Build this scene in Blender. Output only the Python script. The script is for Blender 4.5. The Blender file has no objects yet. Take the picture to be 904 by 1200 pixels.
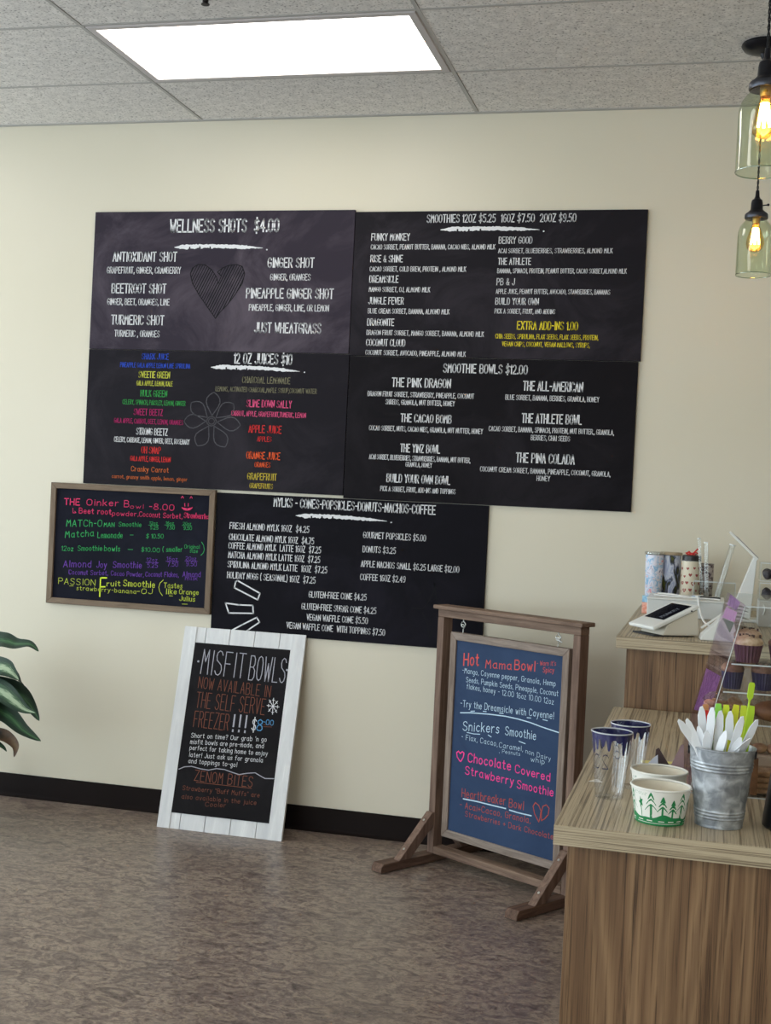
import bpy, bmesh, math, random
from mathutils import Vector, Matrix
random.seed(11)
SC = bpy.context.scene
COL = SC.collection
PI = math.pi

# ------------------------------------------------------------------ camera
cam = bpy.data.cameras.new('camera'); cob = bpy.data.objects.new('camera', cam); COL.objects.link(cob)
cam.sensor_fit = 'VERTICAL'; cam.sensor_height = 24.0; cam.lens = 1501.2 / 1200 * 24.0
cam.clip_start = 0.05; cam.clip_end = 200
R_ = Vector((0.96805025, 0.24600573, 0.04857872)); U_ = Vector((-0.04939804, -0.00284318, 0.99877512)); F_ = Vector((-0.24584252, 0.9692642, -0.00939986))
cob.matrix_world = Matrix(((R_.x, U_.x, -F_.x, 2.2328), (R_.y, U_.y, -F_.y, -5.2228), (R_.z, U_.z, -F_.z, 1.4229), (0, 0, 0, 1)))
SC.camera = cob
# ------------------------------------------------------------------ world, daylight, exposure
W = bpy.data.worlds.new('daylight'); SC.world = W; W.use_nodes = True
bg = W.node_tree.nodes['Background']; bg.inputs[0].default_value = (0.79, 0.90, 1.0, 1); bg.inputs[1].default_value = 7.0
SC.view_settings.view_transform = 'Standard'; SC.view_settings.look = 'None'; SC.view_settings.gamma = 1
SC.view_settings.exposure = 0.12
SC.cycles.transparent_max_bounces = 32
LAMP = 3.9      # ceiling panel radiance
H = 3.036       # ceiling height
XL, XR, YF = -3.6576, 4.8768, -8.434
WIN_L = [(-2.40, -0.35), (-4.75, -2.85), (-6.95, -5.05)]       # openings of the left storefront wall (y ranges)
WIN_F = [(-3.2, -1.2), (-0.9, 1.1)]                # openings of the wall behind the camera (x ranges)
def portal(loc, rot, sx, sy):
    l = bpy.data.lights.new('window_daylight', 'AREA'); l.shape = 'RECTANGLE'; l.size = sx; l.size_y = sy; l.cycles.is_portal = True
    o = bpy.data.objects.new('window_daylight', l); COL.objects.link(o); o.location = loc; o.rotation_euler = rot
for a, b in WIN_L: portal((XL - .12, (a + b) / 2, 1.4), (0, -PI / 2, 0), 2.3, b - a)
for a, b in WIN_F: portal(((a + b) / 2, YF - .12, 1.4), (-PI / 2 + PI, 0, 0), b - a, 2.3)

# ------------------------------------------------------------------ colours and materials
def lin(c):
    f = lambda v: v / 12.92 if v <= .04045 else ((v + .055) / 1.055) ** 2.4
    return tuple(f(x / 255) for x in c[:3]) + (1,)
MC = {}
def mat(name, col=(128, 128, 128), rough=.5, metal=0.0, spec=.5, emit=None, es=0, coat=0):
    if name in MC: return MC[name]
    m = bpy.data.materials.new(name); m.use_nodes = True
    b = m.node_tree.nodes['Principled BSDF']
    b.inputs['Base Color'].default_value = lin(col); b.inputs['Roughness'].default_value = rough
    b.inputs['Metallic'].default_value = metal; b.inputs['Specular IOR Level'].default_value = spec
    if coat: b.inputs['Coat Weight'].default_value = coat
    if emit: b.inputs['Emission Color'].default_value = lin(emit); b.inputs['Emission Strength'].default_value = es
    MC[name] = m; return m
def nodes(m):
    nt = m.node_tree; return nt, nt.nodes, nt.links, nt.nodes['Principled BSDF']
def coords(nt, scale=(1, 1, 1), rot=(0, 0, 0), kind='Object'):
    tc = nt.nodes.new('ShaderNodeTexCoord'); mp = nt.nodes.new('ShaderNodeMapping')
    mp.inputs['Scale'].default_value = scale; mp.inputs['Rotation'].default_value = rot
    nt.links.new(tc.outputs[kind], mp.inputs['Vector']); return mp.outputs[0]
def noise(nt, vec, scale=5, detail=3, rough=.5, dist=0):
    n = nt.nodes.new('ShaderNodeTexNoise'); n.inputs['Scale'].default_value = scale; n.inputs['Detail'].default_value = detail
    n.inputs['Roughness'].default_value = rough; n.inputs['Distortion'].default_value = dist
    if vec is not None: nt.links.new(vec, n.inputs['Vector'])
    return n.outputs['Fac']
def ramp(nt, fac, stops):
    r = nt.nodes.new('ShaderNodeValToRGB'); e = r.color_ramp.elements
    while len(e) < len(stops): e.new(0.5)
    for i, (p, c) in enumerate(stops): e[i].position = p; e[i].color = lin(c)
    nt.links.new(fac, r.inputs[0]); return r.outputs[0]
def mix(nt, fac, a, b, mode='MIX'):
    m = nt.nodes.new('ShaderNodeMix'); m.data_type = 'RGBA'; m.blend_type = mode
    for s, v in ((m.inputs[0], fac), (m.inputs[6], a), (m.inputs[7], b)):
        if hasattr(v, 'is_linked') or hasattr(v, 'links'): nt.links.new(v, s)
        elif isinstance(v, tuple): s.default_value = v
        else: s.default_value = v
    return m.outputs[2]
def bump(nt, fac, b, strength=.3, dist=.002):
    n = nt.nodes.new('ShaderNodeBump'); n.inputs['Strength'].default_value = strength; n.inputs['Distance'].default_value = dist
    nt.links.new(fac, n.inputs['Height']); nt.links.new(n.outputs[0], b.inputs['Normal'])
def noisy(name, stops, scale=(1, 1, 1), ns=5, detail=4, rough=.5, metal=0, dist=0, bs=0, bd=.001, spec=.5, nr=.5, rot=(0, 0, 0)):
    if name in MC: return MC[name]
    m = mat(name, stops[0][1], rough, metal, spec); nt, N, L, b = nodes(m)
    f = noise(nt, coords(nt, scale, rot), ns, detail, nr, dist)
    L.new(ramp(nt, f, stops), b.inputs['Base Color'])
    if bs: bump(nt, f, b, bs, bd)
    return m
def clear(name, tint=(245, 248, 246), refl=1.0, rough=.03, base=.04):
    if name in MC: return MC[name]
    m = bpy.data.materials.new(name); m.use_nodes = True; nt = m.node_tree; N = nt.nodes; L = nt.links
    N.remove(N['Principled BSDF']); out = [n for n in N if n.type == 'OUTPUT_MATERIAL'][0]
    t = N.new('ShaderNodeBsdfTransparent'); t.inputs[0].default_value = lin(tint)
    g = N.new('ShaderNodeBsdfGlossy'); g.inputs['Roughness'].default_value = rough
    lw = N.new('ShaderNodeLayerWeight'); lw.inputs['Blend'].default_value = .35
    ma = N.new('ShaderNodeMath'); ma.operation = 'MULTIPLY_ADD'; ma.inputs[1].default_value = .55 * refl; ma.inputs[2].default_value = base
    L.new(lw.outputs['Facing'], ma.inputs[0])
    mx = N.new('ShaderNodeMixShader'); L.new(ma.outputs[0], mx.inputs[0]); L.new(t.outputs[0], mx.inputs[1]); L.new(g.outputs[0], mx.inputs[2])
    L.new(mx.outputs[0], out.inputs[0]); MC[name] = m; return m

def wall_paint():
    m = mat('wall_paint', (217, 209, 190), .42, spec=.3); nt, N, L, b = nodes(m)
    bump(nt, noise(nt, coords(nt), 260, 2), b, .12, .0008)
    L.new(ramp(nt, noise(nt, coords(nt), 1.2, 2), [(.3, (215, 207, 187)), (.7, (219, 211, 193))]), b.inputs['Base Color'])
    return m
def ceiling_mat():
    m = mat('ceiling_tile', (205, 205, 200), .9, spec=.1); nt, N, L, b = nodes(m)
    v = coords(nt, (1, 1, 1), kind='Generated')
    tc = nt.nodes.new('ShaderNodeNewGeometry'); f = noise(nt, tc.outputs['Position'], 110, 3, .6)
    g = noise(nt, tc.outputs['Position'], 26, 2, .5)
    c1 = ramp(nt, f, [(.33, (150, 146, 143)), (.42, (228, 224, 220)), (.7, (242, 238, 234))])
    c2 = ramp(nt, g, [(.3, (232, 232, 232)), (.7, (255, 255, 255))])
    L.new(mix(nt, 1.0, c1, c2, 'MULTIPLY'), b.inputs['Base Color']); bump(nt, f, b, .5, .003)
    return m
def floor_mat():
    m = mat('sheet_floor', (100, 90, 84), .4, spec=.42); nt, N, L, b = nodes(m)
    a = noise(nt, coords(nt, (1, 1, 1)), 2.6, 4, .6, .4)
    s1 = noise(nt, coords(nt, (11, 16, 1), (0, 0, .6)), 1.0, 8, .72, 1.8)
    s2 = noise(nt, coords(nt, (44, 56, 1), (0, 0, -.35)), 1.0, 6, .72, 1.0)
    s3 = noise(nt, coords(nt, (18, 62, 1), (0, 0, 1.0)), 1.0, 6, .72, 1.2)
    base = ramp(nt, s1, [(.32, (100, 88, 86)), (.43, (127, 114, 109)), (.50, (145, 131, 124)), (.57, (168, 154, 141)), (.68, (126, 115, 110))])
    fine = ramp(nt, s2, [(.34, (176, 169, 167)), (.48, (234, 231, 228)), (.58, (255, 254, 250))])
    broad = ramp(nt, a, [(.3, (230, 226, 224)), (.7, (255, 253, 250))])
    c = mix(nt, 1.0, mix(nt, 1.0, base, fine, 'MULTIPLY'), broad, 'MULTIPLY')
    fleck = ramp(nt, s3, [(.55, (0, 0, 0)), (.63, (52, 49, 42)), (.74, (66, 62, 54))])
    L.new(mix(nt, 1.0, c, fleck, 'ADD'), b.inputs['Base Color'])
    L.new(ramp(nt, a, [(.3, (142, 142, 142)), (.7, (176, 176, 176))]), b.inputs['Roughness'])
    return m
def laminate(name, scale, rot=(0, 0, 0), dark=(92, 78, 62), light=(190, 174, 146)):
    m = mat(name, light, .38, spec=.4); nt, N, L, b = nodes(m)
    f = noise(nt, coords(nt, scale, rot), 1.0, 6, .72, .15)
    c = ramp(nt, f, [(.36, dark), (.46, (146, 130, 106)), (.53, light), (.66, (170, 153, 126))])
    L.new(c, b.inputs['Base Color']); bump(nt, f, b, .15, .0006); return m
def oak(name, seed=0.0):
    m = mat(name, (120, 92, 66), .45, spec=.35); nt, N, L, b = nodes(m)
    v = coords(nt, (1, 1, 1)); mp2 = coords(nt, (13, 13, 1.1)); 
    w = nt.nodes.new('ShaderNodeTexWave'); w.wave_type = 'BANDS'; w.bands_direction = 'X'
    w.inputs['Scale'].default_value = 4.2; w.inputs['Distortion'].default_value = 9; w.inputs['Detail'].default_value = 3; w.inputs['Detail Scale'].default_value = .9; w.inputs['Phase Offset'].default_value = seed
    mp = coords(nt, (1.3, 1.3, .22)); L.new(mp, w.inputs['Vector'])
    f2 = noise(nt, coords(nt, (150, 150, 2.6)), 1.0, 5, .72, .5)
    f3 = noise(nt, mp2, 1.0, 3, .5, .4)
    c1 = ramp(nt, w.outputs['Fac'], [(.0, (126, 99, 74)), (.45, (142, 114, 86)), (.8, (154, 126, 96)), (1, (134, 107, 81))])
    c2 = ramp(nt, f2, [(.34, (120, 108, 98)), (.47, (236, 230, 224)), (.56, (255, 252, 248)), (.75, (226, 222, 215))])
    c3 = ramp(nt, f3, [(.3, (206, 198, 190)), (.7, (255, 252, 248))])
    L.new(mix(nt, 1.0, mix(nt, 1.0, c1, c2, 'MULTIPLY'), c3, 'MULTIPLY'), b.inputs['Base Color'])
    bump(nt, f2, b, .12, .0006); return m
def board_mat(name, base, cloud, amt=(.42, .8), rough=.42, ns=2.2):
    m = mat(name, base, rough + .2, spec=.09); nt, N, L, b = nodes(m)
    f = noise(nt, coords(nt, (1, 1, 1.2)), ns, 7, .68, .9)
    L.new(ramp(nt, f, [(amt[0], base), (amt[1], cloud)]), b.inputs['Base Color']); return m
def rough_wood(name, a, bcol, scale, rough=.65):
    m = mat(name, a, rough, spec=.25); nt, N, L, b = nodes(m)
    f = noise(nt, coords(nt, scale), 1.0, 6, .7, .4)
    L.new(ramp(nt, f, [(.3, bcol), (.6, a), (.8, tuple(min(255, int(x * 1.18)) for x in a))]), b.inputs['Base Color'])
    bump(nt, f, b, .35, .0015); return m

# ------------------------------------------------------------------ mesh helpers
class MB:
    def __init__(s): s.v = []; s.f = []; s.m = []; s.M = None
    def add(s, vs, fs, mi=0):
        o = len(s.v)
        for p in vs:
            p = Vector(p); s.v.append(tuple(s.M @ p if s.M else p))
        for f in fs: s.f.append([o + i for i in f]); s.m.append(mi)
        return s
    def box(s, a, b, mi=0):
        x0, y0, z0 = a; x1, y1, z1 = b
        return s.add([(x0, y0, z0), (x1, y0, z0), (x1, y1, z0), (x0, y1, z0), (x0, y0, z1), (x1, y0, z1), (x1, y1, z1), (x0, y1, z1)],
              [(0, 3, 2, 1), (4, 5, 6, 7), (0, 1, 5, 4), (1, 2, 6, 5), (2, 3, 7, 6), (3, 0, 4, 7)], mi)
    def bar(s, p, q, w, d, up=(0, 0, 1), mi=0):      # box from p to q, w across, d in the direction of up
        p = Vector(p); q = Vector(q); t = (q - p).normalized(); u = Vector(up); x = t.cross(u).normalized(); y = x.cross(t).normalized()
        vs = [c + x * i * w / 2 + y * j * d / 2 for c in (p, q) for i, j in ((-1, -1), (1, -1), (1, 1), (-1, 1))]
        return s.add(vs, [(0, 3, 2, 1), (4, 5, 6, 7), (0, 1, 5, 4), (1, 2, 6, 5), (2, 3, 7, 6), (3, 0, 4, 7)], mi)
    def extrude(s, poly, axis, a, b, mi=0):           # poly of 2D points, extruded along axis ('x','y','z')
        n = len(poly)
        def P(u, v, w): return {'x': (w, u, v), 'y': (u, w, v), 'z': (u, v, w)}[axis]
        vs = [P(u, v, a) for u, v in poly] + [P(u, v, b) for u, v in poly]
        return s.add(vs, [list(range(n))[::-1], list(range(n, 2 * n))] + [(i, (i + 1) % n, n + (i + 1) % n, n + i) for i in range(n)], mi)
    def tube(s, pts, r, n=8, mi=0, cap=True):
        pts = [Vector(p) for p in pts]; rings = []; up = Vector((0, 0, 1))
        for i, p in enumerate(pts):
            t = (pts[min(i + 1, len(pts) - 1)] - pts[max(i - 1, 0)]).normalized()
            u = Vector((1, 0, 0)) if abs(t.z) > .9 else up
            x = t.cross(u).normalized(); y = x.cross(t).normalized(); rr = r[i] if isinstance(r, (list, tuple)) else r
            rings.append([p + (x * math.cos(2 * PI * k / n) + y * math.sin(2 * PI * k / n)) * rr for k in range(n)])
        vs = [v for q in rings for v in q]; fs = []
        for i in range(len(pts) - 1):
            for k in range(n): fs.append((i * n + k, i * n + (k + 1) % n, (i + 1) * n + (k + 1) % n, (i + 1) * n + k))
        if cap: fs += [list(range(n))[::-1], [(len(pts) - 1) * n + k for k in range(n)]]
        return s.add(vs, fs, mi)
    def lathe(s, prof, n=32, c=(0, 0), mi=0, cap0=False, cap1=False):
        vs = []; fs = []
        for r, z in prof:
            for k in range(n): vs.append((c[0] + r * math.cos(2 * PI * k / n), c[1] + r * math.sin(2 * PI * k / n), z))
        for i in range(len(prof) - 1):
            for k in range(n): fs.append((i * n + k, i * n + (k + 1) % n, (i + 1) * n + (k + 1) % n, (i + 1) * n + k))
        if cap0: fs.append(list(range(n))[::-1])
        if cap1: fs.append([(len(prof) - 1) * n + k for k in range(n)])
        return s.add(vs, fs, mi)
    def sphere(s, c, r, n=12, sq=(1, 1, 1), jit=0, mi=0):
        m = n // 2; vs = []; fs = []
        for i in range(m + 1):
            for k in range(n):
                a = PI * i / m; b = 2 * PI * k / n; j = 1 + jit * (random.random() - .5)
                vs.append((c[0] + r * sq[0] * math.sin(a) * math.cos(b) * j, c[1] + r * sq[1] * math.sin(a) * math.sin(b) * j, c[2] + r * sq[2] * math.cos(a) * j))
        for i in range(m):
            for k in range(n): fs.append((i * n + k, (i + 1) * n + k, (i + 1) * n + (k + 1) % n, i * n + (k + 1) % n))
        return s.add(vs, fs, mi)
    def build(s, name, mats, parent=None, bevel=0, smooth=None, solid=0, seg=2):
        me = bpy.data.meshes.new(name); me.from_pydata(s.v, [], s.f)
        if not isinstance(mats, (list, tuple)): mats = [mats]
        for m in mats: me.materials.append(m)
        me.polygons.foreach_set('material_index', s.m); me.update()
        o = bpy.data.objects.new(name, me); COL.objects.link(o)
        if parent: o.parent = parent
        if smooth is not None:
            me.polygons.foreach_set('use_smooth', [True] * len(me.polygons)); me.set_sharp_from_angle(angle=math.radians(smooth))
        if bevel:
            b = o.modifiers.new('bevel', 'BEVEL'); b.width = bevel; b.segments = seg; b.limit_method = 'ANGLE'; b.angle_limit = math.radians(40)
        if solid:
            b = o.modifiers.new('solid', 'SOLIDIFY'); b.thickness = solid; b.offset = -1
        return o
def thing(name, label, cat, loc=(0, 0, 0), rz=0, group=None):
    o = bpy.data.objects.new(name, None); o.empty_display_size = .05; COL.objects.link(o)
    o.location = loc; o.rotation_euler = (0, 0, rz); tag(o, label, cat, group); return o
def tag(o, label, cat, group=None):
    o['label'] = label; o['category'] = cat
    if group: o['group'] = group
    return o
def struct(name, mb, m, parent=None, **k):
    o = mb.build(name, m, parent, **k)
    if parent is None: o['kind'] = 'structure'
    return o

# writing and drawings, in metres on each board: (ink, text, u0, v0, u1, v1, cap height, weight)
TEXT={'wellness': [('white', 'WELLNESS SHOTS  $4.00', 0.3655, 0.5189, 0.8662, 0.5189, 0.0529,.13),
('white', 'ANTIOXIDANT SHOT', 0.0977, 0.3904, 0.4009, 0.3904, 0.0396,.13),
('white', 'GRAPEFRUIT, GINGER, CRANBERRY', 0.0716, 0.3374, 0.4225, 0.3374, 0.0269,.13),
('white', 'BEETROOT SHOT', 0.0987, 0.2502, 0.3571, 0.2502, 0.0397,.13),
('white', 'GINGER, BEET, ORANGES, LIME', 0.0803, 0.1978, 0.3765, 0.1978, 0.0269,.13),
('white', 'TURMERIC SHOT', 0.1042, 0.1114, 0.3542, 0.1114, 0.0397,.13),
('white', 'TURMERIC , ORANGES', 0.1225, 0.0576, 0.3364, 0.0576, 0.0269,.13),
('white', 'GINGER SHOT', 0.8266, 0.3652, 1.0326, 0.3652, 0.0399,.13),
('white', 'GINGER, ORANGES', 0.8403, 0.3103, 1.0196, 0.3103, 0.0261,.13),
('white', 'PINEAPPLE GINGER SHOT', 0.7344, 0.2334, 1.1248, 0.2334, 0.0399,.13),
('white', 'PINEAPPLE, GINGER, LIME, OR LEMON', 0.7497, 0.1792, 1.1083, 0.1792, 0.0261,.13),
('white', 'JUST WHEATGRASS', 0.7801, 0.0851, 1.0774, 0.0851, 0.0412,.13)], 'juices': [('blue', 'SHARK JUICE', 0.2589, 0.5595, 0.3849, 0.5595, 0.0247,.13),
('blue', 'PINEAPPLE GALA APPLE LEMON LIME SPIRULINA', 0.1567, 0.5228, 0.4887, 0.5228, 0.0198,.13),
('yellowish', 'SWEETIE GREEN', 0.2477, 0.4782, 0.3943, 0.4782, 0.0268,.13),
('yellowish', 'GALA APPLE, LEMON, KALE', 0.2395, 0.4437, 0.4097, 0.4437, 0.0198,.13),
('green', 'HULK GREEN', 0.2611, 0.3957, 0.3855, 0.3957, 0.0268,.13),
('green', 'CELERY, SPINACH, PARSLEY, LEMON, GINGER', 0.1767, 0.359, 0.4744, 0.359, 0.0198,.13),
('magenta', 'SWEET BEETZ', 0.233, 0.313, 0.3692, 0.313, 0.0269,.13),
('magenta', 'GALA APPLE, CARROT, BEET, LEMON, ORANGES', 0.1399, 0.2757, 0.4672, 0.2757, 0.0198,.13),
('white', 'STRONG BEETZ', 0.249, 0.2268, 0.3964, 0.2268, 0.0283,.13),
('white', 'CELERY, CABBAGE, LEMON, GINGER, BEET, ROSEMARY', 0.1442, 0.1915, 0.5016, 0.1915, 0.0212,.13),
('red', 'OH SNAP', 0.2777, 0.1455, 0.3678, 0.1455, 0.0283,.13),
('red', 'GALA APPLE, GINGER, LEMON', 0.2264, 0.1101, 0.4166, 0.1101, 0.0212,.13),
('orange', 'Cranky Carrot', 0.2326, 0.0642, 0.4099, 0.0642, 0.0212,.13),
('orange', 'carrot, granny smith apple, lemon, ginger', 0.1416, 0.0302, 0.4999, 0.0302, 0.0155,.13),
('white', '12 OZ JUICES $10', 0.6923, 0.5503, 0.9544, 0.5503, 0.0424,.13),
('olive', 'CHARCOAL LEMONADE', 0.7348, 0.4667, 0.951, 0.4667, 0.0263,.13),
('olive', 'LEMONS, ACTIVATED CHARCOAL,MAPLE SYRUP,COCONUT WATER', 0.6138, 0.428, 1.0716, 0.428, 0.0197,.13),
('pink', 'SLIME DOWN SALLY', 0.7595, 0.3641, 0.9623, 0.3641, 0.0292,.13),
('pink', 'CARROT, APPLE, GRAPEFRUIT,TUMERIC, LEMON', 0.6921, 0.324, 1.029, 0.324, 0.0204,.13),
('red', 'APPLE JUICE', 0.7752, 0.2541, 0.9219, 0.2541, 0.0307,.13),
('red', 'APPLES', 0.8158, 0.2168, 0.8792, 0.2168, 0.0205,.13),
('orange2', 'ORANGE JUICE', 0.7708, 0.1407, 0.9214, 0.1407, 0.0292,.13),
('orange2', 'ORANGES', 0.8098, 0.1062, 0.8793, 0.1062, 0.0205,.13),
('gold', 'GRAPEFRUIT', 0.7792, 0.0513, 0.9105, 0.0513, 0.0278,.13),
('gold', 'GRAPEFRUITS', 0.7912, 0.0147, 0.8955, 0.0147, 0.0205,.13)], 'smoothies': [('white', 'SMOOTHIES 12OZ $5.25  16OZ $7.50  20OZ $9.50', 0.3108, 0.561, 0.9276, 0.561, 0.0316,.13),
('white', 'FUNKY MONKEY', 0.0749, 0.487, 0.239, 0.487, 0.0279,.13),
('white', 'RISE & SHINE', 0.0757, 0.3962, 0.2135, 0.3962, 0.0279,.13),
('white', 'DREAMSICLE', 0.0754, 0.3104, 0.199, 0.3104, 0.0279,.13),
('white', 'JUNGLE FEVER', 0.0755, 0.2196, 0.2261, 0.2196, 0.0279,.13),
('white', 'DRAGONITE', 0.0747, 0.1292, 0.1892, 0.1292, 0.0279,.13),
('white', 'COCONUT CLOUD', 0.0744, 0.0438, 0.2416, 0.0438, 0.0279,.13),
('white', 'CACAO SORBET, PEANUT BUTTER, BANANA, CACAO NIBS, ALMOND MILK', 0.0745, 0.4495, 0.6025, 0.4495, 0.0196,.13),
('white', 'CACAO SORBET, COLD BREW, PROTEIN , ALMOND MILK', 0.0746, 0.3571, 0.4852, 0.3571, 0.0197,.13),
('white', 'MANGO SORBET, OJ, ALMOND MILK', 0.0752, 0.2713, 0.3372, 0.2713, 0.0198,.13),
('white', 'BLUE CREAM SORBET, BANANA, ALMOND MILK', 0.0752, 0.1804, 0.424, 0.1804, 0.0197,.13),
('white', 'DRAGON FRUIT SORBET, MANGO SORBET, BANANA, ALMOND MILK', 0.0738, 0.0896, 0.573, 0.0896, 0.0197,.13),
('white', 'COCONUT SORBET, AVOCADO, PINEAPPLE, ALMOND MILK', 0.0734, 0.006, 0.5011, 0.006, 0.0197,.13),
('white', 'BERRY GOOD', 0.6178, 0.473, 0.754, 0.473, 0.0263,.13),
('white', 'THE ATHLETE', 0.619, 0.3865, 0.7529, 0.3865, 0.0263,.13),
('white', 'PB & J', 0.6177, 0.3029, 0.6903, 0.3029, 0.0263,.13),
('white', 'BUILD YOUR OWN', 0.6162, 0.2229, 0.7927, 0.2229, 0.0263,.13),
('white', 'ACAI SORBET, BLUEBERRIES, STRAWBERRIES, ALMOND MILK', 0.6174, 0.4336, 1.0804, 0.4336, 0.0184,.13),
('white', 'BANANA, SPINACH, PROTEIN, PEANUT BUTTER, CACAO SORBET,ALMOND MILK', 0.6176, 0.3517, 1.1397, 0.3517, 0.0184,.13),
('white', 'APPLE JUICE, PEANUT BUTTER, AVOCADO, STAWBERRIES, BANANAS', 0.6164, 0.2672, 1.0788, 0.2672, 0.0184,.13),
('white', 'PICK A SORBET, FRUIT, AND ADDINS', 0.6149, 0.1862, 0.8621, 0.1862, 0.0185,.13),
('yellow', 'EXTRA ADD-INS 1.00', 0.7111, 0.122, 0.9561, 0.122, 0.0323,.13),
('yellow', 'CHIA SEEDS, SPIRULINA, FLAX SEEDS, FLAX SEEDS, PROTEIN,', 0.6233, 0.0836, 1.0405, 0.0836, 0.0184,.13),
('yellow', 'VEGAN CHIPS, COCONUT, VEGAN MALLOWS, SYRUPS,', 0.6523, 0.0521, 1.0081, 0.0521, 0.0184,.13)], 'bowls': [('white', 'SMOOTHIE BOWLS $12.00', 0.4074, 0.5429, 0.7564, 0.5429, 0.035,.13),
('white', 'THE PINK DRAGON', 0.1909, 0.4787, 0.4398, 0.4787, 0.0354,.13),
('white', 'DRAGON FRUIT SORBET, STRAWBERRY, PINEAPPLE, COCONUT', 0.0876, 0.4362, 0.5404, 0.4362, 0.0198,.13),
('white', 'SHREDS, GRANOLA, NUT BUTTER, HONEY', 0.1667, 0.4036, 0.4607, 0.4036, 0.0198,.13),
('white', 'THE CACAO BOMB', 0.2357, 0.3322, 0.4499, 0.3322, 0.0326,.13),
('white', 'COCAO SORBET, NUTS, CACAO NIBS, GRANOLA, NUT NUTTER, HONEY', 0.1008, 0.2926, 0.5844, 0.2926, 0.0198,.13),
('white', 'THE YINZ BOWL', 0.2405, 0.2062, 0.4081, 0.2062, 0.0326,.13),
('white', 'ACAI SORBET, BLUEBERRIES, STRAWBERRIES, BANANA, NUT BUTTER,', 0.1069, 0.1714, 0.5386, 0.1714, 0.0198,.13),
('white', 'GRANOLA, HONEY', 0.2662, 0.1458, 0.3772, 0.1458, 0.0184,.13),
('white', 'BUILD YOUR OWN BOWL', 0.1876, 0.0785, 0.4575, 0.0785, 0.0326,.13),
('white', 'PICK A SORBET, FRUIT, ADD-INS AND TOPPINGS', 0.1623, 0.0395, 0.4823, 0.0395, 0.0198,.13),
('white', 'THE ALL-AMERICAN', 0.7441, 0.4772, 0.9844, 0.4772, 0.0362,.13),
('white', 'BLUE SORBET, BANANA, BERRIES, GRANOLA, HONEY', 0.6729, 0.437, 1.0521, 0.437, 0.0197,.13),
('white', 'THE ATHLETE BOWL', 0.7452, 0.3451, 0.9862, 0.3451, 0.0362,.13),
('white', 'CACAO SORBET, BANANA, SPINACH, PROTEIN, NUT BUTTER., GRANOLA,', 0.6105, 0.3065, 1.1177, 0.3065, 0.0197,.13),
('white', 'BERRIES, CHAI SEEDS', 0.786, 0.275, 0.943, 0.275, 0.0197,.13),
('white', 'THE PINA COLADA', 0.7294, 0.183, 0.9654, 0.183, 0.037,.13),
('white', 'COCONUT CREAM SORBET, BANANA, PINEAPPLE, COCONUT, GRANOLA,', 0.5827, 0.139, 1.1121, 0.139, 0.0197,.13),
('white', 'HONEY', 0.8178, 0.1103, 0.8706, 0.1103, 0.0197,.13)], 'cones': [('white', 'MYLKS - CONES-POPSICLES-DONUTS-NACHOS-COFFEE', 0.2644, 0.5547, 0.972, 0.5547, 0.0358,.13),
('white', 'FRESH ALMOND MYLK 16OZ  $4.25', 0.0679, 0.4485, 0.4272, 0.4496, 0.0264,.13),
('white', 'CHOCOLATE ALMOND MYLK 16OZ  $4.75', 0.0674, 0.3998, 0.4511, 0.4016, 0.0264,.13),
('white', 'COFFEE ALMOND MYLK  LATTE 16OZ  $7.25', 0.0671, 0.3622, 0.4837, 0.3652, 0.0264,.13),
('white', 'MATCHA ALMOND MYLK LATTE 16OZ  $7.25', 0.0676, 0.3225, 0.4822, 0.3241, 0.0264,.13),
('white', 'SPIRULINA ALMOND MYLK LATTE  16OZ  $7.25', 0.0668, 0.2814, 0.5156, 0.2824, 0.0264,.13),
('white', 'HOLIDAY NOGG ( SEASONAL) 16OZ  $7.25', 0.0669, 0.2348, 0.4659, 0.2356, 0.0264,.13),
('white', 'GOURMET POPSICLES $5.00', 0.6685, 0.4413, 0.9372, 0.4417, 0.0251,.13),
('white', 'DONUTS $3.25', 0.6693, 0.3811, 0.8111, 0.3821, 0.0251,.13),
('white', 'APPLE NACHOS SMALL $6.25 LARGE $12.00', 0.665, 0.3198, 1.0844, 0.3196, 0.0251,.13),
('white', 'COFFEE 16OZ $2.49', 0.6641, 0.2638, 0.8587, 0.2646, 0.0251,.13),
('white', 'GLUTEN-FREE CONE $4.25', 0.441, 0.1751, 0.6943, 0.1789, 0.0253,.13),
('white', 'GLUTEN-FREE SUGAR CONE $4.25', 0.4114, 0.1224, 0.7393, 0.1247, 0.0253,.13),
('white', 'VEGAN WAFFLE CONE $5.50', 0.4366, 0.0776, 0.7045, 0.08, 0.0253,.13),
('white', 'VEGAN WAFFLE CONE  WITH TOPPINGS $7.50', 0.3486, 0.037, 0.7814, 0.0361, 0.0254,.13)], 'oinker': [('rose', 'THE', 0.0657, 0.4438, 0.1402, 0.4455, 0.0277, 0.15),
('rose', 'Oinker', 0.1755, 0.4472, 0.3283, 0.45, 0.0267, 0.11),
('rose', 'B', 0.3572, 0.4477, 0.3791, 0.4479, 0.0283, 0.11),
('rose', 'owl', 0.3858, 0.4427, 0.449, 0.4458, 0.0173, 0.11),
('rose', '-8.00', 0.4772, 0.4435, 0.5946, 0.4439, 0.025,.13),
('rose', '^ ^', 0.6267, 0.4815, 0.6784, 0.4826, 0.027, 0.11),
('rose', 'Beet root', 0.1396, 0.4095, 0.2954, 0.4109, 0.023, 0.16),
('rose', 'powder,', 0.3016, 0.4066, 0.4271, 0.4101, 0.0201, 0.11),
('rose', 'Coconut Sorbet,', 0.4321, 0.4095, 0.6352, 0.4098, 0.0218, 0.11),
('rose', 'Strawberries', 0.6446, 0.4147, 0.7603, 0.4148, 0.0225, 0.16),
('leaf', 'MATCh-O', 0.0808, 0.3479, 0.2531, 0.3556, 0.0286, 0.11),
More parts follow.
